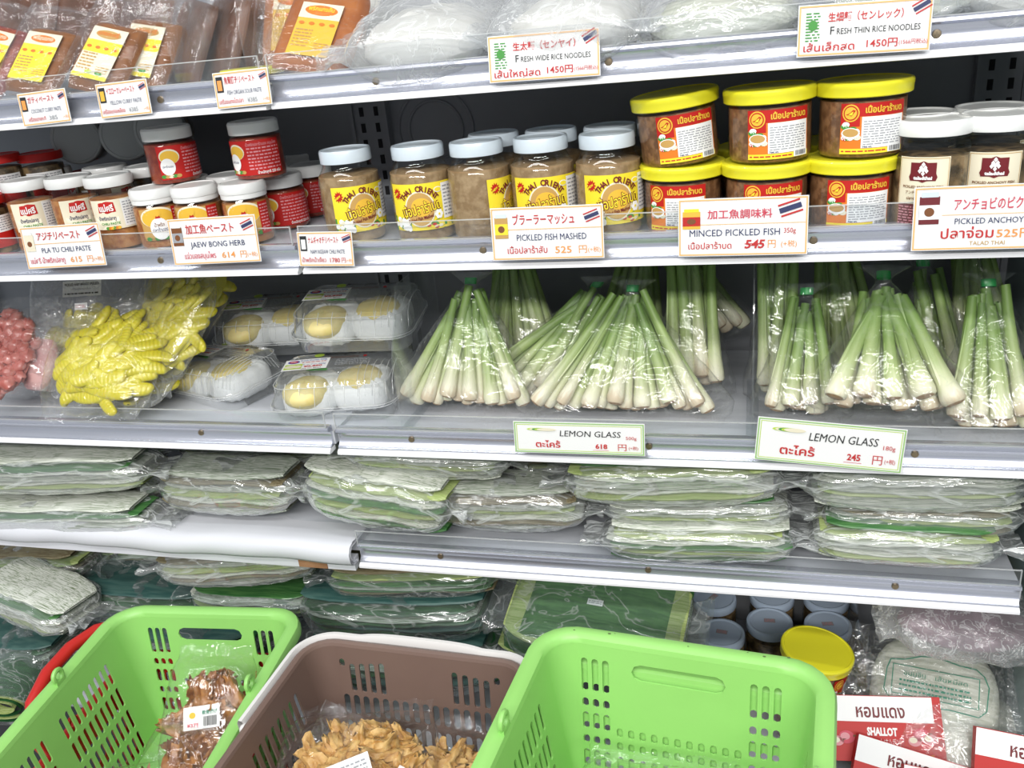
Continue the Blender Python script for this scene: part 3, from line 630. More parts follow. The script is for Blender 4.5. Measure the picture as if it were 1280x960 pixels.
RD = jar_proto('chili_herb_jar', '', 'jar', rd_body, rd_lid, 'lid_pearl', 'red_paste', .054, d_rd, .0357, 1.04)
g_ = 'red-labelled jars of chili herb paste'
def put_base(proto, used, label, px, py, z, y, delta, g, **k):
    p = at(px, py, y=y)
    q = (p.x, y, z)
    if not used:
        proto.location = q; proto.rotation_euler = (0, 0, face(q) + R(delta)); proto['label'] = label; proto['group'] = g; return proto
    return dup(proto, label, q, (R(k.get('tilt', 0)), 0, face(q) + R(delta)), None, g)
put(RD, False, 'red-labelled jar behind the herb jars with only its right side showing', 347, 220, .0745, DK[2], 5, g_)
put(RD, True, 'red-labelled jar in shade at the right end of the left shelf', 385, 207, .0745, DK[2], 5, g_)
put(RD, True, 'red-labelled jar far back in the shade', 372, 193, .0745, DK[2], 30, g_)
o = put_base(RD, True, 'red-labelled jar stacked on top, with its oval picture showing on the left', 221, 222, DK[2] + .082, .105, 32, g_)
o = put_base(RD, True, 'red-labelled jar stacked on top, its small white print facing forward', 328, 218, DK[2] + .082, .105, -14, g_)
for px, lb in ((236, 'herb paste jar carrying the left stacked red-labelled jar'), (342, 'herb paste jar carrying the right stacked red-labelled jar')):
    pass
# -- dark jars and lying jars at the far left ------------------------------------
def d_dk(p): p.rect(-.024, .012, .028, .050, 'label_red', 1); p.rect(-.028, .034, .028, .058, 'card_white', 2); p.small(-.026, .036, .026, .056, 6, 'ink_grey', 3, 2)
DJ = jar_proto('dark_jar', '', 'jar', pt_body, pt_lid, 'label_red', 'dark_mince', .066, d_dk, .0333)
g_ = 'dark chili jars at the far left'
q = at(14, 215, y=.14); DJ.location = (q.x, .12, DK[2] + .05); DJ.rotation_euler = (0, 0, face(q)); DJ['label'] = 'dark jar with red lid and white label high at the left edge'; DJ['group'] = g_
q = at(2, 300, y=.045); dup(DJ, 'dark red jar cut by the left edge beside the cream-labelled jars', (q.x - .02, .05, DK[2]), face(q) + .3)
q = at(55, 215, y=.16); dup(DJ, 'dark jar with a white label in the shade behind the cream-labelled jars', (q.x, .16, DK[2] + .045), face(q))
ly = [(0, 0), (.034, 0), (.036, .004), (.036, .07), (.033, .075)]
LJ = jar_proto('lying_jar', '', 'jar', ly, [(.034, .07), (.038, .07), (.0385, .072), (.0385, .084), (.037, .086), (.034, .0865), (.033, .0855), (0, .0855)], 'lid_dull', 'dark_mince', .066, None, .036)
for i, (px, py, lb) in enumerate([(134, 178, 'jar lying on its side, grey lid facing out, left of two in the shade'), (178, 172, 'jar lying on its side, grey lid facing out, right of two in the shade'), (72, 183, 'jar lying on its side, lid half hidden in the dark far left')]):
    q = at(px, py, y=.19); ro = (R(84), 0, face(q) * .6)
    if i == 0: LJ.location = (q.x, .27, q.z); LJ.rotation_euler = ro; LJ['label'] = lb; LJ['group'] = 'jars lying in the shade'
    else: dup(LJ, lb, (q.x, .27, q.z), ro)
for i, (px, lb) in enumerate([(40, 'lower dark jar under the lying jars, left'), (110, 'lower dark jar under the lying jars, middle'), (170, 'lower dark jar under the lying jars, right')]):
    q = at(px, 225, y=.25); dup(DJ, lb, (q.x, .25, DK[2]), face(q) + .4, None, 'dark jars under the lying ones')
# -- tall jars down in the bottom of the case -------------------------------------
bj_body = [(0, .0005), (.032, 0), (.036, .003), (.037, .008), (.037, .085), (.034, .094), (.032, .098), (.032, .104)]
bj_lid = [(.033, .098), (.0362, .098), (.037, .1), (.0372, .108), (.0362, .1115), (.033, .1125), (.031, .1118), (.030, .1112), (0, .1112)]
def d_bj(p): p.rect(-.03, .012, .03, .06, 'ink_gold', 1)
BJ = jar_proto('pickle_jar', '', 'jar', bj_body, bj_lid, 'lid_blue', 'dark_mince', .09, d_bj, .0372)
st_ = Print(up=True); st_.rect(-.009, -.005, .009, .005, 'ink_grey', 1); st_.small(-.008, -.004, .008, .004, 3, 'ink_pink', 2, 3)
so = st_.build('price_sticker', None); bl_ = [c for c in KD[BJ] if c.name.startswith('lid')][0]; so.parent = bl_; KD.setdefault(bl_, []).append(so); so.location = (0, .002, .1112)
g_ = 'blue-lidded jars in the bottom of the case'
for i, (px, py, lb) in enumerate([
        (902, 790, 'blue-grey lidded jar just behind the rim of the right green basket'),
        (962, 776, 'blue-grey lidded jar in the middle of the three in front'),
        (1035, 780, 'blue-grey lidded jar left of the bagged noodles'),
        (965, 742, 'blue-grey lidded jar in the back row under the rail, left'),
        (1033, 745, 'blue-grey lidded jar in the back row under the rail, right'),
        (893, 746, 'blue-grey lidded jar in the dark back row, far left')]):
    z = DK[0] if i < 3 else DK[0]
    put(BJ, i > 0, lb, px, py, .1125, z - .0, -10 + 13 * i, g_)
YT = dup(TB, 'large yellow-lidded tub behind the corner of the right green basket', (0, 0, 0), 0, 1.0, 'yellow-lidded tubs in the bottom of the case')
q = at(1011, 812, z=DK[0] + .185); YT.location = (q.x, q.y, DK[0] + .11); YT.rotation_euler = (R(8), R(4), 1.2)
q2 = dup(TB, 'yellow-lidded tub underneath the large yellow lid', (q.x, q.y + .005, DK[0] + .03), 1.0, None, 'yellow-lidded tubs in the bottom of the case')
# ================================================================== soft things
def nz(p, s=1., o=0.): return noise.noise(Vector((p[0] * s + o, p[1] * s + o * 1.7, p[2] * s - o)))
def pillow(L, Wd, H, nu=34, nv=36, fin=.02, gather=0., wr=.003, seed=0, ex=.6, endw=.12, ff=60, hp=3, hx=.55, sag=0., finz=0.):
    """bag lying in the xy plane, length along x: flat or gathered fins at both ends, creased skin"""
    mb = MB()
    def fn(u, v):
        x = (-1 + 2 * u) * (L / 2 + fin); c = min(1, abs(x) / (L / 2)); o = max(0, (abs(x) - L / 2) / max(fin, 1e-5))
        h = max((1 - c ** hp), 0) ** hx; w = 1 - endw * c ** 4
        g = gather * (max(0, (c - .72) / .28) ** 1.5) * (1 - .45 * o); w *= 1 - g
        h = max(h, .035 + gather * .2 * o)
        a = 2 * PI * v; cy, sz = math.cos(a), math.sin(a)
        cy = math.copysign(abs(cy) ** ex, cy); sz = math.copysign(abs(sz) ** ex, sz)
        p = Vector((x, Wd / 2 * w * cy, H / 2 * h * sz))
        q = Vector((p.x * .6, p.y, p.z))
        k = (.5 - abs(nz(q, ff * .55, seed))) * 1.5 + nz(q, ff * 1.5, seed + 5) * .5
        d = wr * k * (1 + 1.2 * o)
        n = Vector((0, cy * .6, sz)).normalized()
        p += n * d
        if o > 0: p.z += .008 * o * nz(p, 45, seed + 9) + finz * o; p.y += .01 * gather * o * nz((p.x, p.y * 3, seed), 60, 3); p.x += .006 * nz((0, p.y, p.z), 70, seed)
        p.z += H / 2 - sag * (p.y / (Wd / 2)) ** 2 * 0
        return p
    mb.grid(fn, nu, nv, False, True)
    return mb
# ---- folded leaf packs ---------------------------------------------------
def leaf_layer(L, Wd, T, seed):
    rn = random.Random(seed); mb = MB()
    def fn(u, v):
        x = (-1 + 2 * u) * L / 2; c = abs(-1 + 2 * u); w = 1 - .30 * c ** 7; a = 2 * PI * v
        cy, sz = math.cos(a), math.sin(a); cy = math.copysign(abs(cy) ** .32, cy); sz = math.copysign(abs(sz) ** .8, sz)
        return (x, Wd / 2 * w * cy + .004 * nz((x, 0, 0), 14, seed), T / 2 * (1 - .5 * c ** 9) * sz + .0035 * nz((x, cy * .02, 0), 12, seed) + .0014 * nz((x, cy * .05, 0), 60, seed))
    return mb.grid(fn, 26, 16, False, True)
LEAFM = {}
for i, mt in enumerate(['leaf_pale', 'leaf_edge', 'leaf_grey', 'leaf_mid', 'leaf_brown', 'leaf_dark', 'leaf_blue']):
    LEAFM[mt] = leaf_layer(.27, .12, .0105, i * 7.3).mesh('folded_leaf', mt)
WRAP = [pillow(.285, .135, .056, 60, 44, .028, .35, .0042, k * 11.1, ex=.5, ff=52).mesh('clear_bag', 'film_pack') for k in range(4)]
WRAPD = [pillow(.285, .135, .056, 60, 44, .03, .5, .006, 3 + k * 11.1, ex=.5, ff=52).mesh('clear_bag', 'film_dark') for k in range(2)]
STK = [['leaf_grey', 'leaf_edge', 'leaf_pale', 'leaf_grey', 'leaf_pale', 'leaf_edge', 'leaf_mid'], ['leaf_pale', 'leaf_grey', 'leaf_edge', 'leaf_grey', 'leaf_pale', 'leaf_pale', 'leaf_mid'],
       ['leaf_grey', 'leaf_brown', 'leaf_pale', 'leaf_edge', 'leaf_grey', 'leaf_brown', 'leaf_grey'], ['leaf_mid', 'leaf_pale', 'leaf_edge', 'leaf_mid', 'leaf_pale', 'leaf_edge', 'leaf_pale'],
       ['leaf_dark', 'leaf_blue', 'leaf_dark', 'leaf_grey', 'leaf_dark', 'leaf_blue'], ['leaf_brown', 'leaf_mid', 'leaf_grey', 'leaf_mid', 'leaf_brown', 'leaf_edge', 'leaf_brown']]
STK.append(['leaf_grey', 'leaf_edge', 'leaf_pale', 'leaf_grey', 'leaf_pale', 'leaf_mid', 'leaf_pale'])
npk = 0
def leaf_pack(label, a, b, y, h=.05, d=.12, st=0, wrap=None, roll=0., dark=False, pitch=0., group='bags of folded banana leaves'):
    """a, b: the photo's left and right end of the pack's front lower edge; y: distance of that edge into the case"""
    global npk; npk += 1
    A, B = at(*a, y=y), at(*b, y=y); L = (B - A).length; ang = math.asin((A.z - B.z) / L); c = (A + B) / 2
    t = thing('leaf_pack', label, 'leaf pack', group=group)
    t.matrix_world = Matrix.Translation(c) @ Matrix.Rotation(ang, 4, 'Y') @ Matrix.Rotation(R(roll), 4, 'Z') @ Matrix.Rotation(R(pitch), 4, 'X') @ Matrix.Translation((0, d / 2, 0))
    rn = random.Random(npk); n = len(STK[st]); sxx, syy, szz = L / .30, d / .13, h / .056
    for k, mt in enumerate(STK[st]):
        link('folded_leaf', LEAFM[mt], t, Matrix.Translation((rn.uniform(-.006, .006), rn.uniform(-.004, .003), h * (.04 + .96 * (k + .5) / n) + (.0035 if k == n - 1 else 0))) @ Matrix.Diagonal((sxx * rn.uniform(.88, .98), syy * (1.0 if 0 < k < n - 1 else .9) * rn.uniform(.97, 1.0), h / n / .0105 * .97, 1)))
    link('clear_bag', (WRAPD if dark else WRAP)[(wrap if wrap is not None else npk) % (2 if dark else 4)], t, Matrix.Diagonal((sxx * (-1 if npk % 2 else 1), syy, szz, 1)))
    return t
# shelf four, left section
G4 = 'bags of folded banana leaves on the lowest shelf'
leaf_pack('bag of pale folded leaves lying lowest at the left end above the paper liner', (-60, 676), (196, 681), -.012, .056, .09, 6, group=G4)
leaf_pack('pale leaf bag on top at the left end, its green end to the right', (-60, 620), (188, 624), .005, .060, .09, 6, group=G4, roll=2)
leaf_pack('browned leaf bag behind the two at the left end', (20, 640), (215, 640), .09, .09, .08, 2, group=G4)
leaf_pack('bag of browned folded leaves resting on the white paper edge', (188, 644), (374, 650), .03, .072, .09, 2, group=G4, roll=-3)
leaf_pack('flat leaf bag at the back just under the left rail', (215, 585), (410, 592), .13, .05, .09, 2, group=G4)
leaf_pack('leaf bag sloping down over the joint of the two lowest shelves', (364, 652), (568, 678), .0, .082, .10, 3, group=G4, roll=-5)
leaf_pack('leaf bag pushed against the underside of the rail, above the sloping one', (425, 590), (640, 612), .035, .045, .10, 1, group=G4, roll=4)
leaf_pack('leaf bag with gathered end left of the long pale stack', (540, 664), (742, 674), .03, .065, .09, 2, group=G4, roll=2)
leaf_pack('dark leaf bag in the gap behind the gathered one', (635, 624), (740, 628), .10, .06, .12, 5, group=G4)
leaf_pack('long leaf bag with green stripes, lowest of the three beside the yellow reflection', (742, 704), (1004, 712), .0, .050, .08, 3, group=G4)
leaf_pack('long pale leaf bag in the middle of the left-hand three', (748, 664), (1000, 668), .02, .042, .09, 1, group=G4)
leaf_pack('long pale leaf bag on top of the left-hand three, nearest the left lemongrass card', (695, 640), (990, 636), .012, .064, .10, 0, group=G4, roll=-2)
leaf_pack('leaf bag with a lime edge, lowest at the right end of the lowest shelf', (1004, 704), (1262, 722), .0, .052, .09, 0, group=G4)
leaf_pack('pale leaf bag in the middle at the right end, speckled', (1022, 670), (1290, 680), .02, .040, .09, 2, group=G4)
leaf_pack('large pale leaf bag on top at the right end', (993, 638), (1300, 652), .02, .060, .10, 1, group=G4, roll=2)
# bottom of the case
G0 = 'bags of leaves piled in the bottom of the case'
leaf_pack('crumpled leaf bag under the white paper edge behind the left basket', (192, 738), (402, 736), .02, .066, .10, 2, group=G0, roll=3)
leaf_pack('leaf bag flecked brown under the end of the left rail', (398, 750), (628, 750), .03, .046, .09, 5, dark=True, group=G0)
leaf_pack('leaf bag just above the rim of the left green basket', (225, 768), (400, 782), .05, .04, .13, 1, dark=True, group=G0)
leaf_pack('wide blue-green leaf bag under the flecked one', (360, 800), (625, 812), .02, .07, .16, 4, dark=True, group=G0)
leaf_pack('dark leaf bag high in the pile at the left edge', (-60, 745), (120, 742), .08, .075, .12, 5, dark=True, group=G0, roll=-4)
leaf_pack('dark shiny leaf bag slanting behind the left basket corner', (70, 770), (262, 800), .05, .06, .15, 4, dark=True, group=G0, roll=5)
leaf_pack('foil-bright leaf bag at the left edge above the red handle', (-50, 770), (88, 800), -.03, .055, .12, 6, group=G0, roll=-12)
leaf_pack('leaf bag below the shiny one at the left edge', (-60, 845), (70, 860), -.02, .07, .16, 4, dark=True, group=G0)
leaf_pack('dark leaf bag low in the pile, seen through the left basket', (110, 850), (330, 860), -.0, .08, .16, 4, dark=True, group=G0)
leaf_pack('dark leaf bag low in the pile, seen through the brown basket', (370, 870), (640, 880), -.0, .09, .16, 4, dark=True, group=G0)
leaf_pack('green leaf bag low in the pile between brown and right green baskets', (610, 850), (860, 865), .0, .06, .16, 3, group=G0)
leaf_pack('leaf bag at the back of the pile under the paper-lined shelf', (60, 715), (240, 712), .14, .06, .13, 2, dark=True, group=G0)
# rolled leaf pointing at the viewer at the far left
t = thing('rolled_leaf', 'rolled dark leaf with a pale end, left edge beside the red handle', 'leaf', at(20, 850, y=-.03), (R(12), 0, R(14)))
for k in range(4): r_ = .046 - .009 * k; MB().grid(lambda u, v: ((r_ + .002 * u) * math.cos(2 * PI * u) * 1.15, -.06 + .2 * v, (r_ + .002 * u) * math.sin(2 * PI * u) * .8), 30, 4, True).build('leaf_coil', 'leaf_edge' if k % 2 else 'leaf_dark', t)
MB().grid(lambda u, v: (.056 * math.cos(2 * PI * u), -.065 + .205 * v, .041 * math.sin(2 * PI * u)), 30, 6, True).build('clear_bag', 'film_dark', t)
# broad banana leaf pack, ribbed
c = at(745, 765, y=.055); t = thing('banana_leaf_pack', 'broad ribbed green banana leaf pack behind the brown and right baskets', 'leaf pack', c, (R(22), R(2), R(-6)), G0)
rib = MB(); rib.grid(lambda u, v: ((u - .5) * .27, (v - .5) * .15, .012 + .0022 * abs(math.sin(u * 30)) - .02 * (abs(2 * u - 1) ** 6) - .06 * (v < .12) * (.12 - v) / .12 * .6 - .012 * (2 * u - 1) ** 4), 120, 16); rib.build('top_leaf', 'leaf_mid', t)
for k, mt in enumerate(['leaf_pale', 'leaf_edge', 'leaf_pale', 'leaf_edge']): link('folded_leaf', LEAFM[mt], t, Matrix.Translation((0, .006, -.032 + .0105 * k)) @ Matrix.Diagonal((1.0, 1.25, .9, 1)))
link('clear_bag', pillow(.285, .135, .056, 60, 44, .028, .35, .0042, 17, ex=.5, ff=52).mesh('clear_bag', 'film_dark'), t, Matrix.Translation((0, .0, -.04)) @ Matrix.Diagonal((.98, 1.25, 1.05, 1)))
st_ = Print(up=True); st_.rect(-.012, -.005, .012, .005, 'card_white', 1); st_.small(-.010, -.003, .010, .003, 2, 'ink_grey', 2); o = st_.build('price_sticker', t); o.location = (.0, .005, .019)

# ---- lemongrass ------------------------------------------------------------
def stalk(seed, bend):
    rn = random.Random(seed); prof = [(0, .0088), (.004, .0102), (.014, .0108), (.03, .0098), (.05, .0084), (.08, .0074), (.13, .0066), (.18, .006), (.225, .005)]
    mb = MB(); mb.tube([(bend * (z / .22) ** 2 * .01, 0, z) for z, r in prof], [r * rn.uniform(.95, 1.05) for z, r in prof], 10, 0)
    for k, (z0, z1) in enumerate(((.02, .12), (.05, .2))):   # outer sheath edges
        a0 = rn.uniform(0, 6); mb.tube([(math.cos(a0 + z * 4) * .0078 * (1.05 - z * 2) + bend * (z / .22) ** 2 * .01, math.sin(a0 + z * 4) * .0078 * (1.05 - z * 2), z) for z in [z0 + (z1 - z0) * j / 5 for j in range(6)]], [.0012, .0016, .0016, .0014, .001, .0005], 5, 0)
    mb.lathe([(0, -.0035), (.0055, -.0025), (.0085, .0005)], 10, 1)
    return mb.mesh('stalk', ['lemongrass', 'stalk_cut'], 60)
ST = [stalk(k, (-1, 0, 1, .5, -.5)[k]) for k in range(5)]
def bundle(label, bulbs, tie, yb, yt, n=14, spread=.02, film_=True, over=.02, seed=1, zb=None, top=.012, thick=1., group='lemongrass bundles in clear bags', band=True):
    """bulbs: ((px, py) left, (px, py) right) of the cut ends; tie: pixel of the neck"""
    rn = random.Random(seed); A, B = at(*bulbs[0], y=yb), at(*bulbs[1], y=yb)
    if zb is None:
        zb = DK[3] + .012; A.z = max(A.z, zb); B.z = max(B.z, zb)
    T = at(*tie, y=yt); c0 = (A + B) / 2
    t = thing('lemongrass_bundle', label, 'lemongrass', c0, group=group)
    ax = (T - c0); U = (B - A).normalized(); Nn = U.cross(ax).normalized()
    if Nn.y > 0: Nn = -Nn
    for i in range(n):
        f = (i + .5) / n; lay = i % 3
        p = A.lerp(B, f) + Nn * (spread * (.5 - lay * .5) + rn.uniform(-.003, .003)) + Vector((0, 0, 1)) * (rn.uniform(0, .010) + .008 * (lay == 0)) - c0
        q = T - c0 + U * ((f - .5) * (.026 if band else .05)) + Nn * (rn.uniform(-.006, .006) - lay * .004)
        d = q - p; ln = d.length + (over if not band else -.012) + rn.uniform(-.01, .015)
        z = d.normalized(); x = Vector((math.cos(i * 2.4), math.sin(i * 2.4), 0)); x = (x - z * x.dot(z)).normalized(); y = z.cross(x)
        mw = Matrix((x, y, z)).transposed().to_4x4(); mw.translation = p
        k = thick * rn.uniform(.86, 1.16)
        link('stalk', ST[rn.randrange(5)], t, mw @ Matrix.Diagonal((k, k, ln / .225, 1)))
    if band:
        bd = MB(); bd.grid(lambda u, v: T - c0 + U * (.0085 * math.cos(2 * PI * u) + .001 * nz((u * 6, v, seed), 3)) + Nn * (.008 * math.sin(2 * PI * u)) + ax.normalized() * (.008 + .009 * (v - .5)), 16, 3, True); bd.build('tie_band', 'tie_green', t)
    if film_:
        wA = (B - A).length / 2 + .016; al = ax.length; an = ax.normalized()
        def fn(u, v):
            s = -.09 + 1.21 * u; k = max(0, 1 - max(0, s)) ** .9; w = .009 + wA * min(1, k * 1.12) if s < 1.03 else .009 + (s - 1.03) * .25; hh = .009 + (spread * .5 + .014) * min(1, k * 1.4)
            if s < 0: w = wA + .012 * nz((v * 3, s, seed), 4); hh *= (1 + s * 7)
            a = 2 * PI * v; ca, sa = math.cos(a), math.sin(a)
            p = c0 * 0 + ax * s + U * (w * math.copysign(abs(ca) ** .8, ca)) + Nn * (hh * sa)
            p += (U * ca + Nn * sa * 1.3) * (.0035 * nz((p.x * 1.2, p.y, p.z * .5), 60, seed))
            return p
        MB().grid(fn, 36, 40, False, True).build('clear_bag', 'film_clear', t)
    return t
bundle('lemongrass bundle with very white bulbs beside the durian trays', ((507, 505), (662, 520)), (588, 358), .075, .125, 17, seed=1)
bundle('lemongrass bundle leaning to the right behind the two front left bundles', ((592, 505), (712, 518)), (742, 362), .115, .175, 13, seed=2)
bundle('widest lemongrass bundle, centred above the 618 yen card', ((668, 518), (892, 520)), (790, 368), .07, .13, 20, seed=3, spread=.024)
bundle('upright lemongrass stalks at the back between the first two ties', ((600, 470), (705, 470)), (640, 325), .20, .24, 12, seed=4, band=False)
bundle('lemongrass bundle standing behind the right shoulder of the widest one', ((838, 470), (898, 486)), (862, 325), .15, .20, 10, seed=5, band=False, spread=.03)
bundle('short row of lemongrass far back below the rail, left of the tie', ((735, 470), (830, 470)), (800, 318), .22, .26, 9, seed=6, band=False)
bundle('dim lemongrass bundle lying far back beside the clear divider', ((880, 420), (935, 408)), (840, 318), .26, .27, 8, seed=7, band=False, film_=True)
bundle('tall pale lemongrass stalks against the clear divider at its right', ((952, 500), (988, 490)), (972, 322), .14, .17, 7, seed=8, band=False, spread=.03)
bundle('lemongrass bundle in a puffed bag just above the left end of the 245 yen card', ((958, 530), (1040, 530)), (1008, 372), .075, .135, 10, seed=9, spread=.03)
bundle('foremost lemongrass bundle with thick bulbs, centre of the right group', ((1035, 508), (1196, 515)), (1105, 352), .035, .11, 13, seed=10, thick=1.2, spread=.03, zb=1)
bundle('lemongrass bundle at the right edge of the shelf', ((1185, 542), (1300, 545)), (1236, 362), .05, .12, 12, seed=11, thick=1.1)
bundle('dark lemongrass bundle behind, between the centre and right ties', ((1140, 480), (1215, 480)), (1155, 336), .17, .21, 9, seed=12)
bundle('lemongrass stalks at the back left of the centre tie', ((1015, 470), (1110, 470)), (1045, 318), .2, .23, 10, seed=13, band=False)
bundle('dim lemongrass stalks at the back below the rail near the right end', ((1190, 440), (1270, 440)), (1215, 318), .24, .26, 8, seed=14, band=False)

# ---- pickled yellow slices ---------------------------------------------------
def slice_mesh(seed):
    rn = random.Random(seed); mb = MB(); Ls = .064
    def fn(u, v):
        x = (u - .5) * Ls; k = max(0.02, 1 - (2 * u - 1) ** 6) ** .5; a = 2 * PI * v
        rg = 1 + .10 * math.sin(u * 75)
        return (x, (.0105 * k * math.cos(a) * (1.05 - .2 * u)) + .006 * (2 * u - 1) ** 2 * (1 if seed % 2 else -1), .0052 * k * math.copysign(abs(math.sin(a)) ** .7, math.sin(a)) * rg + .0012 * nz((x, 0, 0), 30, seed))
    return mb.grid(fn, 44, 12, False, True).mesh('pickle_slice', 'pickle_yellow', 50)
SL = [slice_mesh(k) for k in range(4)]
def heap(t, name, meshes, n, ex, ey, ez, seed, smin=.85, smax=1.15, tilt=.35, base=0., cx=0., cy=0., flow=6.28):
    """pieces spread over a domed heap of half sizes ex, ey and height ez"""
    rn = random.Random(seed)
    for i in range(n):
        r = math.sqrt((i + .5) / n) * .95; a = i * 2.39996
        x, y = ex * r * math.cos(a), ey * r * math.sin(a)
        top = ez * math.sqrt(max(0, 1 - .85 * r * r)); z = base + top * rn.uniform(.72, 1.0)
        nx, ny = x / ex * .5, y / ey * .5
        ro = Euler((-(ny) * 1.0 + rn.uniform(-tilt, tilt), nx * 1.0 + rn.uniform(-tilt, tilt), rn.uniform(0, 1) * flow + (0 if flow > 6 else nz((x, y, 0), 18, seed) * 2.2)), 'XYZ').to_matrix().to_4x4()
        k = rn.uniform(smin, smax)
        link(name, meshes[rn.randrange(len(meshes))], t, Matrix.Translation((cx + x, cy + y, z)) @ ro @ Matrix.Diagonal((k, k, k, 1)))
def core(t, ex, ey, ez, mt, name='filling', base=0, cx=0, cy=0):
    MB().grid(lambda u, v: (cx + ex * math.sin(PI * v) * math.cos(2 * PI * u), cy + ey * math.sin(PI * v) * math.sin(2 * PI * u), base + ez * .5 - ez * .5 * math.cos(PI * v) + .002 * nz((math.cos(6.28 * u) * ex, math.sin(6.28 * u) * ey, v * ez), 60, 3)), 22, 12, True).build(name, mt, t)
def bagthing(name, label, cat, pxy, y, rot, L, Wd, H, fl='film_clear', n=None, group=None, fin=.02, seed=1, up=0., wr=.004, gather=0., ff=45, cyo=0.):
    t = thing(name, label, cat, at(*pxy, y=y), tuple(R(a) for a in rot), group)
    if fl:
        # bag runs along local y: its open end is up the slope
        me = pillow(Wd, L, H, 44, 40, fin, gather, wr, seed, ff=ff).mesh('clear_bag', fl)
        link('clear_bag', me, t, Matrix.Translation((0, cyo, 0)) @ Matrix.Rotation(PI / 2, 4, 'Z'))
    return t
GY = 'bags of yellow pickled slices'
t = bagthing('pickle_bag', 'largest bag of bright yellow crinkle-cut pickles at the front of the shelf', 'pickle bag', (143, 455), .055, (42, 0, 6), .175, .185, .05, group=GY, seed=2, fin=.012)
core(t, .074, .074, .030, 'pickle_yellow'); heap(t, 'pickle_slice', SL, 58, .078, .074, .038, 21, tilt=.16, flow=.9, smin=.95, smax=1.25)
t = bagthing('pickle_bag', 'bag of yellow pickles leaning behind the largest one, with folded clear top', 'pickle bag', (222, 408), .13, (52, 8, -22), .15, .17, .045, group=GY, seed=3, fl='film_crisp')
core(t, .062, .068, .028, 'pickle_yellow'); heap(t, 'pickle_slice', SL, 40, .064, .07, .036, 22, tilt=.16, flow=.9, smin=.95, smax=1.25)
t = bagthing('pickle_bag', 'dim bag of yellow pickles at the back under the rail', 'pickle bag', (240, 360), .22, (48, 0, -6), .18, .16, .05, group=GY, seed=4)
core(t, .08, .07, .03, 'pickle_yellow'); heap(t, 'pickle_slice', SL, 40, .066, .06, .036, 23, tilt=.16, flow=.9, smin=.95, smax=1.25)
t = bagthing('pickle_bag', 'bag of pickles low in front of the durian tray, mostly empty clear film', 'pickle bag', (180, 480), .09, (22, 0, -14), .15, .12, .035, group=GY, seed=5, fl='film_milky')
heap(t, 'pickle_slice', SL, 14, .06, .05, .022, 24)
t = bagthing('pickle_bag', 'bag of pickles standing up with a white printed label on clear film', 'pickle bag', (118, 392), .16, (62, 0, 8), .2, .21, .035, group=GY, seed=6, fl='film_crisp')
heap(t, 'pickle_slice', SL, 22, .085, .04, .024, 25, cy=-.045)
p = Print(up=True); p.rect(-.034, -.013, .034, .013, 'card_white', 1); p.text('PICKLED BABY MANGO (PEELED)', 0, .005, .0058, 'ink_black', 3, 'c', fit=.06, bold=.02); p.text('-Mangifera indica-', 0, -.002, .005, 'ink_grey', 3, 'c', fit=.034); p.small(-.030, -.011, .03, -.0055, 1, 'ink_black', 3)
o = p.build('paper_label', t); o.location = (.0, .036, .034)
p = Print(up=True); p.rect(-.011, -.0055, .011, .0055, 'card_white', 1); p.small(-.009, -.003, .009, .003, 2, 'ink_pink', 3); o = p.build('price_sticker', t); o.location = (.0, .006, .036)
# ---- pink pieces ---------------------------------------------------------------
def lump(seed, a=.014, b=.010, c=.008, mt='pink_meat', rough=.003, name='lump', nu=12, nv=8, curl=0.):
    def fn(u, v):
        th = PI * v; ph = 2 * PI * u; d = Vector((math.sin(th) * math.cos(ph), math.sin(th) * math.sin(ph), math.cos(th)))
        k = 1 + rough / b * nz(d, 2.2, seed) + rough * .5 / b * nz(d, 5, seed)
        return (a * d.x * k, b * d.y * k + curl * (d.x * d.x), c * d.z * k)
    return MB().grid(fn, nu, nv, True).mesh(name, mt, 60)
PK = [lump(k, .013, .011, .009, 'pink_meat', .004, 'pink_piece') for k in range(3)]
t = bagthing('meat_bag', 'bag of pink-red pieces cut by the left edge', 'food bag', (18, 440), .075, (48, 0, 4), .19, .13, .045, group=None, seed=8)
core(t, .05, .07, .028, 'pink_meat', cy=-.01); heap(t, 'pink_piece', PK, 44, .055, .075, .036, 31, cy=-.01)
t = bagthing('meat_bag', 'bag of pale pink paste squeezed between the red pieces and yellow pickles', 'food bag', (66, 445), .09, (52, 0, -6), .2, .085, .04, fl='film_crisp', seed=9)
MB().grid(lambda u, v: (.033 * math.sin(PI * v) * math.cos(6.283 * u), -.02 + .075 * math.sin(PI * v) ** .3 * (2 * v - 1), .018 + .014 * math.sin(PI * v) * math.sin(6.283 * u)), 18, 14, True).build('filling', 'pink_pale', t)

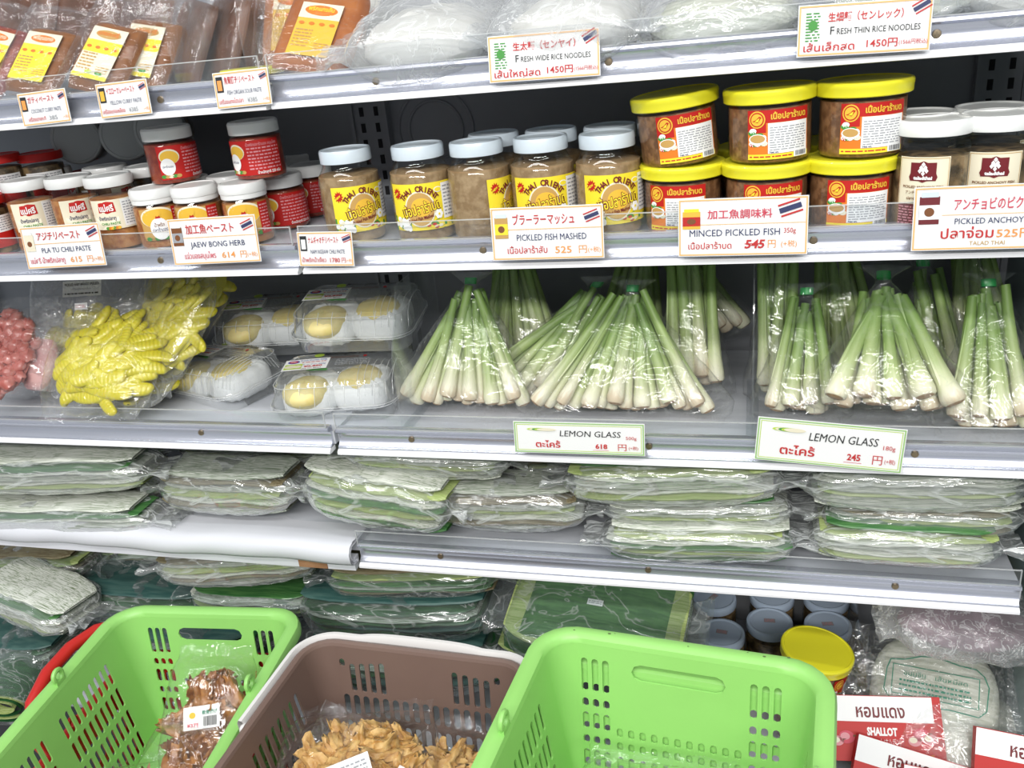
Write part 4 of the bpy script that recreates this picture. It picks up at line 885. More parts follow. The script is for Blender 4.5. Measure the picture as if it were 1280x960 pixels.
# ---- durian trays ------------------------------------------------------------------
def rbox(L, Wd, H, r, nn=5, dr=.006, seg=1, open_=False):
    """upright shell of a rounded tray tapering to the top"""
    mb = MB(); per = []
    for cx_, cy_, a0 in ((L / 2 - r, Wd / 2 - r, 0), (-L / 2 + r, Wd / 2 - r, 90), (-L / 2 + r, -Wd / 2 + r, 180), (L / 2 - r, -Wd / 2 + r, 270)):
        for k in range(nn + 1): a = R(a0 + 90 * k / nn); per.append((cx_, cy_, math.cos(a), math.sin(a)))
    return per
def shell(mb, L, Wd, prof, r=.03, mi=0, nn=6, wav=0.):
    per = rbox(L, Wd, 0, r, nn); n = len(per)
    # add midpoints along straight sides for flutes
    pts = []
    for i in range(n):
        a, b = per[i], per[(i + 1) % n]; pts.append(a)
        da = math.hypot(b[0] + r * b[2] - a[0] - r * a[2], b[1] + r * b[3] - a[1] - r * a[3])
        if da > .03:
            m_ = int(da / .006)
            for k in range(1, m_): f = k / m_; pts.append((a[0] + (b[0] - a[0]) * f, a[1] + (b[1] - a[1]) * f, a[2], a[3]))
    N = len(pts)
    vs = []
    for j, (o, z) in enumerate(prof):
        for i, (cx_, cy_, nx, ny) in enumerate(pts):
            w = wav * (1 if (i // 2) % 2 else -1) if 0 < j < len(prof) - 2 else 0
            sx_ = 1 if o is not None else 0; rr = r + o + w
            if rr < 0: k = 1 + rr / max(abs(cx_), 1e-4) * 0; cx2, cy2 = cx_ * max(0, 1 + (rr) / (min(L, Wd) / 2 - r)), cy_ * max(0, 1 + rr / (min(L, Wd) / 2 - r)); vs.append((cx2, cy2, z))
            else: vs.append((cx_ + nx * rr, cy_ + ny * rr, z))
    fs = [(j * N + i, j * N + (i + 1) % N, (j + 1) * N + (i + 1) % N, (j + 1) * N + i) for j in range(len(prof) - 1) for i in range(N)] + [tuple((len(prof) - 1) * N + i for i in range(N))]
    return mb.add(vs, fs, mi)
def durian_tray(label, pxy, y, z, rot, L=.185, Wd=.125):
    q = at(*pxy, y=y) if z is None else at(*pxy, z=z); t = thing('durian_tray', label, 'fruit tray', q, tuple(R(a) for a in rot), 'clear trays of durian')
    shell(MB(), L, Wd, [(.002, .026), (0, .025), (-.006, .001), (-.010, -.0005), (-.03, .0005)], .028).build('tray_base', 'clamshell', t, 50)
    shell(MB(), L, Wd, [(.002, .024), (.004, .026), (.004, .029), (-.001, .030), (-.002, .032), (-.0075, .058), (-.012, .063), (-.024, .0645)], .028, wav=.0011).build('tray_lid', 'clamshell', t, 20)
    rb = MB(); N_ = 60
    for hh, oo in ((.029, .0045), (.0255, .0045), (.0585, -.006)):
        ps = [(cx_ + nx * (.028 + oo), cy_ + ny * (.028 + oo), hh) for cx_, cy_, nx, ny in rbox(L, Wd, 0, .028, 6)]; ps.append(ps[0]); rb.tube(ps, .0006, 5, 0, False)
    for k in range(7):
        x = -L * .36 + k * L * .12; rb.tube([(x, -Wd / 2 - .001, .031), (x + .002, -Wd / 2 + .005, .056), (x + .003, -Wd / 2 + .013, .064)], .0006, 5)
    for k in range(6):
        x = L / 2 - .006 - .0085 * k; rb.tube([(x + .004 - .002 * k, Wd / 2 * (1 - .3 * abs(j / 5 - .5) ** 0) * (-1 + 2 * j / 10), .034 + .031 * math.sin(PI * j / 10) ** .35) for j in range(11)], .0006, 5)
    rb.build('moulded_ribs', 'edge_glint', t)  # ribs and rim lines coloured as if catching the light
    def se(c_, e): return math.copysign(abs(c_) ** e, c_)
    for k, (x, yy, s) in enumerate(((-.040, -.008, 1), (.036, .002, 1.05))):
        MB().grid(lambda u, v: (x + .042 * s * math.cos(PI * (v - .5)) ** .45 * se(math.cos(2 * PI * u), .65), yy + .046 * math.cos(PI * (v - .5)) ** .45 * se(math.sin(2 * PI * u), .65), .026 + .023 * se(math.sin(PI * (v - .5)), .6) + .0012 * math.sin(u * 90)), 44, 14, True).build('foam_net', 'foam_white', t)
        MB().grid(lambda u, v: (x - .002 + .036 * s * math.cos(PI * (v - .5)) ** .8 * math.cos(2 * PI * u) + .003 * nz((u * 5, v * 3, k), 1), yy - .016 * (1 - k) - .004 + .037 * math.cos(PI * (v - .5)) ** .8 * math.sin(2 * PI * u), .038 + .0195 * math.sin(PI * (v - .5)) + .002 * nz((u * 6, v * 6, k), 1)), 26, 12, True).build('durian_lobe', 'durian', t)
    # seam crease
    p = Print(up=True)
    p.text('Montongthai Durian', .012, .040, .0105, 'ink_black', 2, 'c', fit=.080, bold=.02, shear=.2); p.text('ทุเรียนหมอนทองไทย', .002, .028, .009, 'ink_brown', 2, 'c', fit=.052); p.ell(.038, .031, .003, .003, 'ink_red', 2, 12)
    p.ell(-.036, .041, .008, .006, 'ink_lime', 2, 12); p.small(-.004, .002, .05, .024, 5, 'ink_grey', 2, 5); p.small(-.03, -.014, .045, -.006, 2, 'ink_grey', 2, 6); p.poly([(-.045, -.010), (-.012, -.014), (-.010, -.008), (-.03, -.004)], 'ink_green', 2)
    o = p.build('printed_film', t); o.location = (0, 0, .0648)
    p = Print(up=True); p.rect(-.028, -.0165, .028, .0165, 'card_white', 1); p.ell(-.017, .009, .0075, .005, 'label_blue', 2, 16); p.ell(-.017, .009, .0055, .0035, 'ink_rose', 3, 16); p.text('DMA', -.017, .0078, .003, 'ink_white', 5, 'c', bold=.03)
    p.text('Fresh Durian 500g', .008, .010, .0042, 'label_blue', 3, 'c', fit=.033, bold=.02); p.small(-.006, .0035, .024, .0075, 1, 'ink_red', 3); p.rect(-.026, -.013, -.004, .002, 'ink_lime', 2); p.ell(-.018, -.006, .008, .005, 'ink_cream', 3, 14); p.ell(-.009, -.007, .005, .0045, 'ink_cream', 4, 12)
    p.text('ドリアン 500g', .011, -.0035, .0045, 'label_blue', 3, 'c', fit=.028); p.text('¥2,890', .010, -.0095, .0065, 'ink_red', 3, 'c', fit=.024, bold=.03); p.text('(¥3,121 税込)', .009, -.0148, .0035, 'ink_black', 3, 'c', fit=.026)
    o = p.build('price_label', t); o.matrix_basis = Matrix.Translation((-.048, .008, .0665)) @ Matrix.Diagonal((1.22, 1.22, 1, 1)) @ Matrix.Rotation(R(-2), 4, 'X') @ Matrix.Rotation(R(4), 4, 'Z')
    return t
z3 = DK[3]
durian_tray('durian tray in front at the shelf joint, yellow lobe showing through its side', (430, 505), .10, None, (4, 0, 10))
durian_tray('durian tray left of the front one with a split yellow lobe', (288, 490), .14, None, (4, -4, -24))
durian_tray('durian tray stacked on top at the right, printed film up', (455, 418), .165, None, (8, 0, 4))
durian_tray('durian tray in the shade at the back beside the yellow pickles', (350, 425), .245, None, (8, 0, 8))
# ================================================================== top shelf: pouches and noodle bags
def pouch(label, px, py, y, rot, mt, lab, Wd=.105, H=.155, T=.018, seed=1, cat='pouch', s=1.):
    t = thing('curry_pouch', label, cat, group='clear pouches of curry paste')
    mw = Matrix.Rotation(R(rot[2]), 4, 'Z') @ Matrix.Rotation(R(rot[0]), 4, 'X') @ Matrix.Rotation(R(rot[1]), 4, 'Z')
    c = at(px, py, y=y) - (mw @ Vector((0, .07, .018))) * s; t.matrix_world = Matrix.Translation(c) @ mw @ Matrix.Scale(s, 4)
    MB().grid(lambda u, v: ((u - .5) * (Wd - .016) * (1 - .1 * (2 * v - 1) ** 6), .012 + (v) * (H - .045), T * (1 - (2 * u - 1) ** 4) ** .5 * (1 - (2 * v - 1) ** 6) ** .5 * .9 + .0012 * nz((u * 4, v * 5, seed), 1)), 20, 20).grid(lambda u, v: ((u - .5) * (Wd - .016) * (1 - .1 * (2 * v - 1) ** 6), .012 + (v) * (H - .045), .0005), 4, 4).build('paste_block', mt, t)
    me = pillow(H, Wd, T * 1.25, 40, 32, .004, 0, .002, seed, ff=50, ex=.75, endw=.0).mesh('clear_bag', 'film_pouch')
    link('clear_bag', me, t, Matrix.Translation((0, H / 2, 0)) @ Matrix.Rotation(PI / 2, 4, 'Z'))
    p = Print(up=True); a, b = .027, .082
    if lab is None: p = None
    elif lab == 'yellow': p.rect(-a, 0, a, b, 'ink_yellow', 1); p.rect(-a, b * .74, a, b, 'ink_cream', 2); p.ell(0, b * .87, a * .72, b * .08, 'label_orange', 3, 18); p.text('พริกแกง', 0, b * .845, .009, 'ink_cream', 5, 'c', fit=.032, bold=.02)
    elif lab == 'cream': p.rect(-a, 0, a, b, 'ink_cream', 1); p.rect(-a, b * .5, a, b * .74, 'ink_yellow', 2); p.rect(-a, 0, a, b * .08, 'ink_yellow', 2); p.ell(0, b * .87, a * .72, b * .08, 'ink_tan', 3, 18); p.text('แกงกะหรี่', 0, b * .845, .009, 'label_orange', 5, 'c', fit=.032, bold=.02); p.ell(.012, b * .12, .006, .003, 'ink_green', 3, 10); p.ell(-.004, b * .12, .006, .003, 'ink_lime', 4, 10)
    else: p.rect(-a, 0, a, b, 'ink_gold', 1); p.rect(-a, b * .7, a, b, 'ink_cream', 2); p.ell(0, b * .86, a * .8, b * .1, 'label_orange', 3, 18); p.text('พริกแกงส้ม', 0, b * .845, .009, 'ink_yellow', 5, 'c', fit=.034, bold=.02)
    if p is None: return t
    for k in range(4): p.ell(-.02 + .0133 * k, b * .6, .0038, .0025, 'label_orange', 4, 9)
    p.small(-.024, b * .14, -.002, b * .5, 6, 'ink_tan', 4, seed); p.small(.005, b * .12, .024, b * .26, 3, 'ink_tan', 4, seed + 3)
    o = p.build('paper_label', t); o.location = (0, .022, T * .98 + .0012)
    return t
z1 = DK[1]
pouch('brown curry pouch with bright yellow label above the leftmost card', 47, 66, .075, (48, -17, 14), 'curry_paste', 'yellow', seed=1, Wd=.1, s=.95)
pouch('brown curry pouch with cream and yellow label, left of the overlapping two', 128, 62, .08, (50, -20, 12), 'curry_paste', 'cream', seed=2, Wd=.1, s=.98)
pouch('curry pouch half covered by the one at its left, cream label', 178, 58, .115, (54, -15, 12), 'curry_paste', 'cream', seed=3, Wd=.1, s=.95)
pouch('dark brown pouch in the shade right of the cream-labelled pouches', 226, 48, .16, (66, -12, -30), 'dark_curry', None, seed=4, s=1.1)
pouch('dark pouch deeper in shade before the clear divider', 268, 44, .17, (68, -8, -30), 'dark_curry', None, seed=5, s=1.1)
pouch('reddish pouch cut by the upper left edge', -12, 62, .10, (50, -22, 14), 'red_paste', 'yellow', seed=6, Wd=.1, s=.95)
pouch('orange-brown pouch with large orange label at the joint of the top shelves', 396, 32, .075, (46, -16, 14), 'bright_curry', 'orange', Wd=.12, H=.17, seed=7, s=1.0)
pouch('orange-brown pouch standing behind the one at the shelf joint', 366, 20, .14, (60, -4, 10), 'bright_curry', 'orange', Wd=.11, H=.16, seed=9)
for k_, (px_, lb_) in enumerate(((18, 'added dark pouch filling in shade behind the reddish and first brown pouches'), (92, 'added dark pouch filling in shade between the first and second brown pouches'), (160, 'added dark pouch filling in shade behind the cream-labelled pouches'), (304, 'added dark pouch filling in shade just left of the shelf joint'))):
    pouch(lb_, px_, 34, .21, (70, -10, -8), 'dark_curry', None, seed=20 + k_, Wd=.13, H=.17, s=1.1)  # dark pouches added to keep the shaded back of the shelf dark
q = at(305, 88, y=.06); t = thing('yellow_tub_lid', 'low yellow-lidded pot at the foot of the clear divider', 'tub', (q.x, .08, z1)); MB().lathe([(0, 0), (.035, 0), (.038, .004), (.038, .012)], 24).build('pot', 'glass', t); MB().lathe([(.036, .010), (.041, .010), (.042, .016), (.040, .019), (0, .019)], 28).build('lid', 'lid_yellow', t)
def strands(L, Wd, H, seed, n=90, mt='rice_noodle', r=.003):
    rn = random.Random(seed); mb = MB()
    for k in range(n):
        ph = rn.uniform(0, 6.28); ey = Wd / 2 * rn.uniform(.5, .95); zc = rn.uniform(.1, .92) * H; xs = rn.uniform(.75, .97) * L / 2; yo = rn.uniform(-1, 1)
        pts = []
        for j in range(9):
            x = -xs + 2 * xs * j / 8; e = math.sqrt(max(0, 1 - (x / (L / 2)) ** 2)) * .9 + .1
            y = yo * Wd / 2 * .88 * e + .006 * math.sin(ph + x * 40 + k); d = min(1, abs(y) / (Wd / 2)); z = r + (zc - r) * math.sqrt(max(0, 1 - d * d)) * e
            pts.append((x, y, z + .003 * math.sin(ph + x * 55)))
        mb.tube(pts, r, 5, 0)
    return mb.mesh('noodle_strands', mt, 60)
def noodle_bag(label, pxy, y, rot, L, Wd, H, mt, seed, fl='film_milky', txt=None, thin=False, z=None, gather=.0):
    q = at(*pxy, y=y)
    t = thing('noodle_bag', label, 'noodle bag', (q.x, q.y, z if z is not None else z1), tuple(R(a) for a in rot), 'bags of fresh rice noodles')
    MB().grid(lambda u, v: (L * .46 * math.sin(PI * v) * math.copysign(abs(math.cos(6.283 * u)) ** .8, math.cos(6.283 * u)), Wd * .44 * math.sin(PI * v) * math.copysign(abs(math.sin(6.283 * u)) ** .8, math.sin(6.283 * u)), H * .45 - H * .43 * math.cos(PI * v) + .006 * nz((math.cos(6.28 * u), math.sin(6.28 * u), v * 2), 2, seed)), 26, 14, True).build('noodles', mt, t)
    o = link('noodle_strands', strands(L * .9, Wd * .88, H * .97, seed, 110 if thin else 60, mt, .0014 if thin else .0042), t); o['kind'] = 'stuff'
    link('clear_bag', pillow(L, Wd, H * 1.12, 48, 48, .03, gather, .0055, seed, ff=42).mesh('clear_bag', fl), t)
    if txt:
        p = Print(up=True); txt(p); o = p.build('print', t); o.location = (0, 0, H * 1.05)
    return t
def gr(p): p.text('เส้นเล็ก', -.05, .02, .016, 'ink_green', 2, bold=.01); p.frame(-.06, -.02, .0, .005, .0012, 'ink_green', 2); p.small(-.055, -.016, -.006, .001, 2, 'ink_green', 3); p.text('นน. 1,000', .03, .005, .012, 'ink_green', 2)
def bk(p): p.small(-.02, -.01, .03, .02, 3, 'ink_grey', 2, 4); p.small(-.06, .01, -.03, .03, 2, 'ink_grey', 2, 4)
noodle_bag('large bag of white wide noodles between the orange pouch and its card', (540, 60), .10, (14, 0, 6), .17, .2, .075, 'rice_noodle', 1, txt=bk)
noodle_bag('bag of white noodles behind the fresh wide rice noodles card', (722, 40), .10, (12, 0, -4), .17, .2, .075, 'rice_noodle', 2)
noodle_bag('bag of thin noodles with green print left of the thin noodles card', (902, 30), .09, (12, 0, 4), .18, .18, .06, 'thin_noodle', 3, txt=gr, thin=True, fl='film_crisp')
noodle_bag('bag of noodles at the upper right behind the thin noodles card', (1120, 12), .11, (10, 0, -3), .17, .18, .06, 'thin_noodle', 4, thin=True, fl='film_crisp')
noodle_bag('bag of noodles cut by the upper right corner', (1270, 8), .10, (12, 0, 6), .14, .18, .06, 'rice_noodle', 5)
noodle_bag('small dim bag of noodles next to the orange pouch, lower one', (446, 72), .13, (16, 0, 10), .10, .12, .05, 'rice_noodle', 6, fl='film_clear')
noodle_bag('small dim bag of noodles next to the orange pouch, upper one', (456, 62), .20, (20, 0, -4), .11, .12, .06, 'rice_noodle', 7, fl='film_clear', z=z1 + .05)
noodle_bag('noodle bag lying behind the wide noodles, deep on the top shelf', (640, 30), .24, (10, 0, 0), .2, .14, .07, 'rice_noodle', 8)

# ================================================================== bottom right
def bt(p):
    p.line([(-.062, .022), (-.058, .035), (-.04, .038), (-.02, .046), (0, .049), (.03, .043), (.05, .042), (.06, .034), (.066, .02), (.064, -.012), (.055, -.022), (.02, -.02), (-.02, -.023), (-.055, -.02), (-.064, -.008)], .0016, 'ink_teal')
    p.frame(-.055, -.012, .055, .03, .0013, 'ink_teal', 2); p.text('ขนมจีน', -.04, .016, .010, 'ink_teal', 2); p.text('เส้นหมี่สด', .0, .016, .009, 'ink_teal', 2, fit=.04); p.small(-.045, -.008, .045, .012, 3, 'ink_teal', 2, 8)
bn = noodle_bag('pale noodle bag with green printed frame above the shallot packets', (1160, 905), .02, (34, 0, -10), .18, .2, .05, 'thin_noodle', 11, fl='film_crisp', txt=bt, thin=True, z=.56)
nb = at(1165, 878, y=.06); bn.location = nb
noodle_bag('greenish noodle bag underneath the green-framed one at the right', (1210, 940), .02, (20, 0, 12), .17, .18, .05, 'thin_noodle', 12, fl='film_crisp', thin=True, z=.50)
t = thing('wrapped_pack', 'frosty film-wrapped pack with purple insides under the right rail', 'wrapped pack', at(1200, 790, y=.06), (R(24), R(4), R(3)))
MB().grid(lambda u, v: (.085 * math.sin(PI * v) ** .5 * math.cos(6.283 * u), .038 * math.sin(PI * v) ** .5 * math.sin(6.283 * u), .022 - .018 * math.cos(PI * v)), 24, 10, True).build('filling', 'purple_item', t)
link('film_wrap', pillow(.185, .095, .05, 54, 54, .02, .25, .007, 77, ff=70).mesh('film_wrap', 'film_bubble'), t)
divider('clear divider left of the noodle bags in the bottom of the case', 1094, 840, DK[0] - .029, x=.735, h=.16, d=.3)
t = thing('clear_bag_corner', 'empty clear bag corner sticking out right of the yellow lid', 'clear bag', at(1082, 870, y=.02), (R(60), 0, R(-10)))
MB().grid(lambda u, v: ((u - .5) * .06 * (1 - .5 * v), v * .06, .006 * nz((u * 3, v * 3, 1), 1)), 14, 14).build('film', 'film_crisp', t)
# shallot packets: red with white band
def shallot(label, px, py, y, rot, L=.15, Hh=.085, seed=1):
    t = thing('shallot_packet', label, 'packet', at(px, py, y=y), tuple(R(a) for a in rot), 'red shallot packets')
    MB().box(-L / 2, L / 2, 0, Hh, 0, .016).build('packet', 'label_red', t)
    mb = MB()
    for k in range(24): x = -L / 2 - .0012 * (k % 2) ; mb.box(L / 2 - .0002, L / 2 + .0012, Hh * k / 24, Hh * (k + .5) / 24, .006, .0075)
    mb.build('crimped_end', 'ink_rose', t)
    p = Print(up=True)
    p.rect(-L * .5, Hh * .60, L * .43, Hh * .99, 'card_white', 1); p.text('หอมแดง', -L * .02, Hh * .67, Hh * .27, 'ink_maroon', 3, 'c', fit=L * .42, bold=.02)
    p.text('SHALLOT', -L * .02, Hh * .40, Hh * .16, 'ink_white', 3, 'c', fit=L * .26, bold=.05); p.text('シャロット(ホムデン)', -L * .02, Hh * .27, Hh * .10, 'ink_white', 3, 'c', fit=L * .30)
    for k in range(4):
        x = L * (.02 + .05 * k); p.poly([(x, Hh * .12), (x + .004, Hh * .12 + .003), (x + .008, Hh * .12), (x + .004, Hh * .12 - .003)], 'ink_gold', 2); p.poly([(x + .002, Hh * .12), (x + .004, Hh * .12 + .0015), (x + .006, Hh * .12), (x + .004, Hh * .12 - .0015)], 'label_red', 3)
    p.rect(L * .24, Hh * .118, L * .4, Hh * .128, 'ink_gold', 2)
    for cx_, cy_, r_, m_ in ((L * .31, Hh * .42, .0105, 'ink_rose'), (L * .38, Hh * .36, .009, 'ink_pink'), (L * .25, Hh * .33, .0085, 'ink_pink'), (-L * .33, Hh * .36, .0105, 'ink_rose'), (-L * .41, Hh * .3, .008, 'ink_pink')):
        p.ell(cx_, cy_, r_, r_ * .8, m_, 4, 18); p.ell(cx_ - .002, cy_ + .001, r_ * .6, r_ * .45, 'ink_cream' if m_ == 'ink_pink' else 'ink_pink', 5, 14); p.poly([(cx_ + r_ * .8, cy_), (cx_ + r_ * 1.5, cy_ + .003), (cx_ + r_ * .8, cy_ + .003)], 'ink_brown', 5)
    o = p.build('print', t); o.location = (0, 0, .016)
    return t
shallot('shallot packet at the back, directly below the green-framed noodle bag', 1107, 952, -.03, (48, -2, 4), seed=1)
shallot('shallot packet in front, tilted down to the right, beside the right green basket', 1130, 1022, -.09, (46, 12, -4), seed=2)
shallot('shallot packet lying askew in the middle right under two others', 1222, 1000, -.04, (44, 4, 6), seed=3)
shallot('shallot packet at the lower right corner, turned to its picture side', 1292, 1010, -.075, (50, 6, -2), seed=4)
shallot('shallot packet mostly hidden below the tilted one at the frame bottom', 1200, 1060, -.12, (44, 8, 0), seed=5)

# ================================================================== baskets
def basket_mesh(mb, hx, hy, r, H, inset, slots, th=.0024, mi=0):
    """rounded frustum wall unrolled along its rim, every slot a real hole"""
    segs = []; arc_ = r * PI / 2
    per = 0
    # order: back side (+y) from +x to -x, corner, left side, corner, front, corner, right, corner
    parts = [('s', (hx - r, hy), (-1, 0), (0, 1), 2 * (hx - r)), ('c', (-hx + r, hy - r), 90), ('s', (-hx, hy - r), (0, -1), (-1, 0), 2 * (hy - r)), ('c', (-hx + r, -hy + r), 180),
             ('s', (-hx + r, -hy), (1, 0), (0, -1), 2 * (hx - r)), ('c', (hx - r, -hy + r), 270), ('s', (hx, -hy + r), (0, 1), (1, 0), 2 * (hy - r)), ('c', (hx - r, hy - r), 0)]
    offs = [0]
    for q in parts: offs.append(offs[-1] + (q[4] if q[0] == 's' else arc_))
    P_ = offs[-1]
    def base(s):
        s = s % P_
        for k, q in enumerate(parts):
            if s <= offs[k + 1] + 1e-9:
                d = s - offs[k]
                if q[0] == 's': return q[1][0] + q[2][0] * d, q[1][1] + q[2][1] * d, q[3][0], q[3][1]
                a = R(q[2] + 90 * d / arc_); return q[1][0] + r * math.cos(a), q[1][1] + r * math.sin(a), math.cos(a), math.sin(a)
    def F(s, t, side):
        x, y, nx, ny = base(s); o = -inset * t / H - (th if side else 0)
        return (x + nx * o, y + ny * o, -t)
    def off(side): return offs[{'back': 0, 'left': 2, 'front': 4, 'right': 6}[side]], parts[{'back': 0, 'left': 2, 'front': 4, 'right': 6}[side]][4]
    SL_ = []; rects = []
    for side, c, w, t0, t1 in slots:
        o, ln = off(side); c_ = o + ln / 2 + c; p = min(.0024, .4 * w) ; SL_.append((c_ - w / 2, c_ + w / 2, t0, t1)); rects.append((c_ - w / 2 - p, c_ + w / 2 + p, t0 - .002, t1 + .002))
    xs = sorted(set([round(v, 5) for rc in rects for v in rc[:2]] + [round(o + (offs[k + 1] - o) * j / (6 if parts[k][0] == 'c' else 1), 5) for k, o in enumerate(offs[:-1]) for j in range(6 if parts[k][0] == 'c' else 1)] + [0, round(P_, 5)]))
    ts = sorted(set([round(v, 5) for rc in rects for v in rc[2:]] + [0, H]))
    def cov(x, t):
        return any(a < x < b and c < t < d for a, b, c, d in rects)
    for side in (0, 1):
        idx = {}; vs = []; fs = []
        def V(s, t):
            k = (round(s, 5), round(t, 5))
            if k not in idx: idx[k] = len(vs); vs.append(F(s, t, side))
            return idx[k]
        for j in range(len(ts) - 1):
            tm = (ts[j] + ts[j + 1]) / 2; act = [rc for rc in rects if rc[2] < tm < rc[3]]
            for i in range(len(xs) - 1):
                xm = (xs[i] + xs[i + 1]) / 2
                if any(a < xm < b for a, b, c, d in act): continue
                q = (V(xs[i], ts[j]), V(xs[i + 1], ts[j]), V(xs[i + 1], ts[j + 1]), V(xs[i], ts[j + 1]))
                fs.append(q if side else q[::-1])
        mb.add(vs, fs, mi)
    for (a, b, c, d), (A, B, C_, D) in zip(SL_, rects):
        rr = min((b - a), (d - c)) / 2 * .98; ring = []; out = []
        for cx_, cy_, a0, ox, oy in ((b - rr, c + rr, -90, B, C_), (b - rr, d - rr, 0, B, D), (a + rr, d - rr, 90, A, D), (a + rr, c + rr, 180, A, C_)):
            for k in range(3):
                an = R(a0 + 45 * k); px_, py_ = cx_ + rr * math.cos(an), cy_ + rr * math.sin(an); ring.append((px_, py_))
                out.append((px_, oy) if (k == 0 and a0 in (-90, 90)) or (k == 2 and a0 in (0, 180)) else (ox, py_) if (k == 2 and a0 in (-90, 90)) or (k == 0 and a0 in (0, 180)) else (ox, oy))
        n = len(ring)
        for side in (0, 1):
            mb.add([F(s, t, side) for s, t in ring] + [F(s, t, side) for s, t in out], [((i, (i + 1) % n, n + (i + 1) % n, n + i) if not side else (i, n + i, n + (i + 1) % n, (i + 1) % n)) for i in range(n)], mi)
        mb.add([F(s, t, 0) for s, t in ring] + [F(s, t, 1) for s, t in ring], [(i, n + i, n + (i + 1) % n, (i + 1) % n) for i in range(n)], mi)
    # floor of the basket
    N = 60; e = inset; mb.add([F(P_ * i / N, H, 1) for i in range(N)], [tuple(range(N))], mi); mb.add([F(P_ * i / N, H - .002, 1) for i in range(N)], [tuple(range(N))[::-1]], mi)
    return base, P_, offs, parts
def sweep(mb, base, P_, prof, s0=0, s1=1, n=140, closed=True, mi=0, fn=None):
    def g(u, v):
        s = s0 + (s1 - s0) * u; x, y, nx, ny = base(s * P_); o, z = prof[int(round(v * len(prof))) % len(prof)]
        if fn: dz, do = fn(s); z += dz; o += do
        return (x + nx * o, y + ny * o, z)
    mb.grid(g, n, len(prof), closed, True, mi)
def slots_green(hx):
    g0, gs, nm = (.083, .0125, 11) if hx > .145 else (.0755, .012, 9)
    S = [('back', 0, .105, .017, .038)] ; S += [('front', 0, .105, .017, .038)]
    for side in ('back', 'front'):
        for sg in (-1, 1):
            for k in range(3):
                c = sg * (g0 + gs * k)
                for t0, t1 in ((.018, .062), (.071, .083), (.090, .113), (.121, .133), (.141, .165), (.173, .190)): S.append((side, c, .0078, t0, t1))
        for k in range(nm):
            for t0, t1 in ((.105, .118), (.124, .136), (.144, .165), (.173, .190)): S.append((side, (k - (nm - 1) / 2) * .0135, .0074, t0, t1))
    for side in ('left', 'right'):
        for k in range(20):
            c = -.128 + .0135 * k; st_ = .012 if (k // 2) % 2 else 0
            for t0, t1 in ((.030, .066), (.074, .108), (.116, .150), (.158, .190)):
                if k in (9, 10): continue
                S.append((side, c, .0072, t0 + st_ * .0, t1))
    return S
def slots_brown():
    S = []
    for side in ('back', 'front'):
        for sg in (-1, 1):
            for k in range(5):
                c = sg * (.051 + .0142 * k); S.append((side, c, .0078, .018 + (.002 * k if k < 4 else 0), .066 if k < 4 else .030))
        for k in range(16): S += [(side, -.1065 + .0142 * k, .0088, .071, .103), (side, -.1065 + .0142 * k, .0088, .111, .14), (side, -.1065 + .0142 * k, .0085, .148, .18)]
    for side in ('left', 'right'):
        for k in range(20):
            if k in (8, 9, 10, 11): S.append((side, -.135 + .0142 * k, .0078, .085, .12)); continue
            c = -.135 + .0142 * k
            S += [(side, c, .0078, .025, .075), (side, c, .0078, .084, .12), (side, c, .0078, .13, .17)]
    return S
RIMG = [(-.0026, 0), (-.001, .006), (.004, .0095), (.011, .010), (.017, .0075), (.0195, .002), (.0195, -.008), (.0175, -.008), (.0172, .0), (.012, .0045), (.004, .0035), (0, -.002)]
RIMB = [(-.0026, 0), (-.001, .004), (.003, .0055), (.007, .004), (.0075, -.004), (.006, -.004), (.005, .001), (0, -.001)]
def basket(label, loc, rz, col, hx=.148, hy=.205, H=.20, handle=None, brown=False, mesh=None, group='shopping baskets in front of the case', tilt=(0, 0)):
    t = thing('shopping_basket', label, 'basket', loc, (R(tilt[0]), R(tilt[1]), R(rz)), group)
    mb = MB(); base, P_, offs, parts = basket_mesh(mb, hx, hy, .034, H, .026, slots_brown() if brown else slots_green(hx))
    mb.build('basket_body', col, t, 30)
    rm = MB(); sweep(rm, base, P_, RIMB if brown else RIMG); rm.build('rim', col, t, 40)
    EY = .05
    if not brown:
        for sg in (-1, 1):
            e = MB(); e.grid(lambda u, v: (sg * (hx + .002) + .0032 * math.sin(2 * PI * v), EY + (.0085 + .0035 * math.cos(2 * PI * v)) * math.cos(2 * PI * u), .018 + (.0085 + .0035 * math.cos(2 * PI * v)) * math.sin(2 * PI * u)), 20, 8, True, True)
            e.box(sg * (hx + .002) - .003, sg * (hx + .002) + .003, EY - .009, EY + .009, .002, .012); e.build('handle_ear', col, t)
    if handle:
        # bail handle folded back against the rim, round the back half
        hb = MB(); sl = offs[2] + parts[2][4] / 2 - EY; sr = offs[6] + parts[6][4] / 2 + EY
        prof = [(.0095, -.006), (.010, .003), (.012, .0075), (.0165, .0075), (.0185, .003), (.018, -.006)]
        a, b = (sr - P_) / P_, sl / P_
        mid = parts[0][4] / 2 / P_
        def bump(s):
            d = abs((s - mid)) * P_; g = max(0, 1 - (d / .085) ** 4); return (.0025 * g + .004 * min(1, abs(s - mid) * 3) * 0, .004 * g)
        sweep(hb, base, P_, prof, a, b, 110, False, fn=bump); hb.build('bail_handle', handle, t)
        for sg in (-1, 1):
            MB().grid(lambda u, v: (sg * (hx + .008 + .008 * math.sin(PI / 2 * v)), EY + .0075 * math.cos(PI / 2 * v) * math.cos(6.283 * u), -.004 + .0075 * math.cos(PI / 2 * v) * math.sin(6.283 * u)), 16, 5, True).build('pivot_knob', handle, t)
    return t
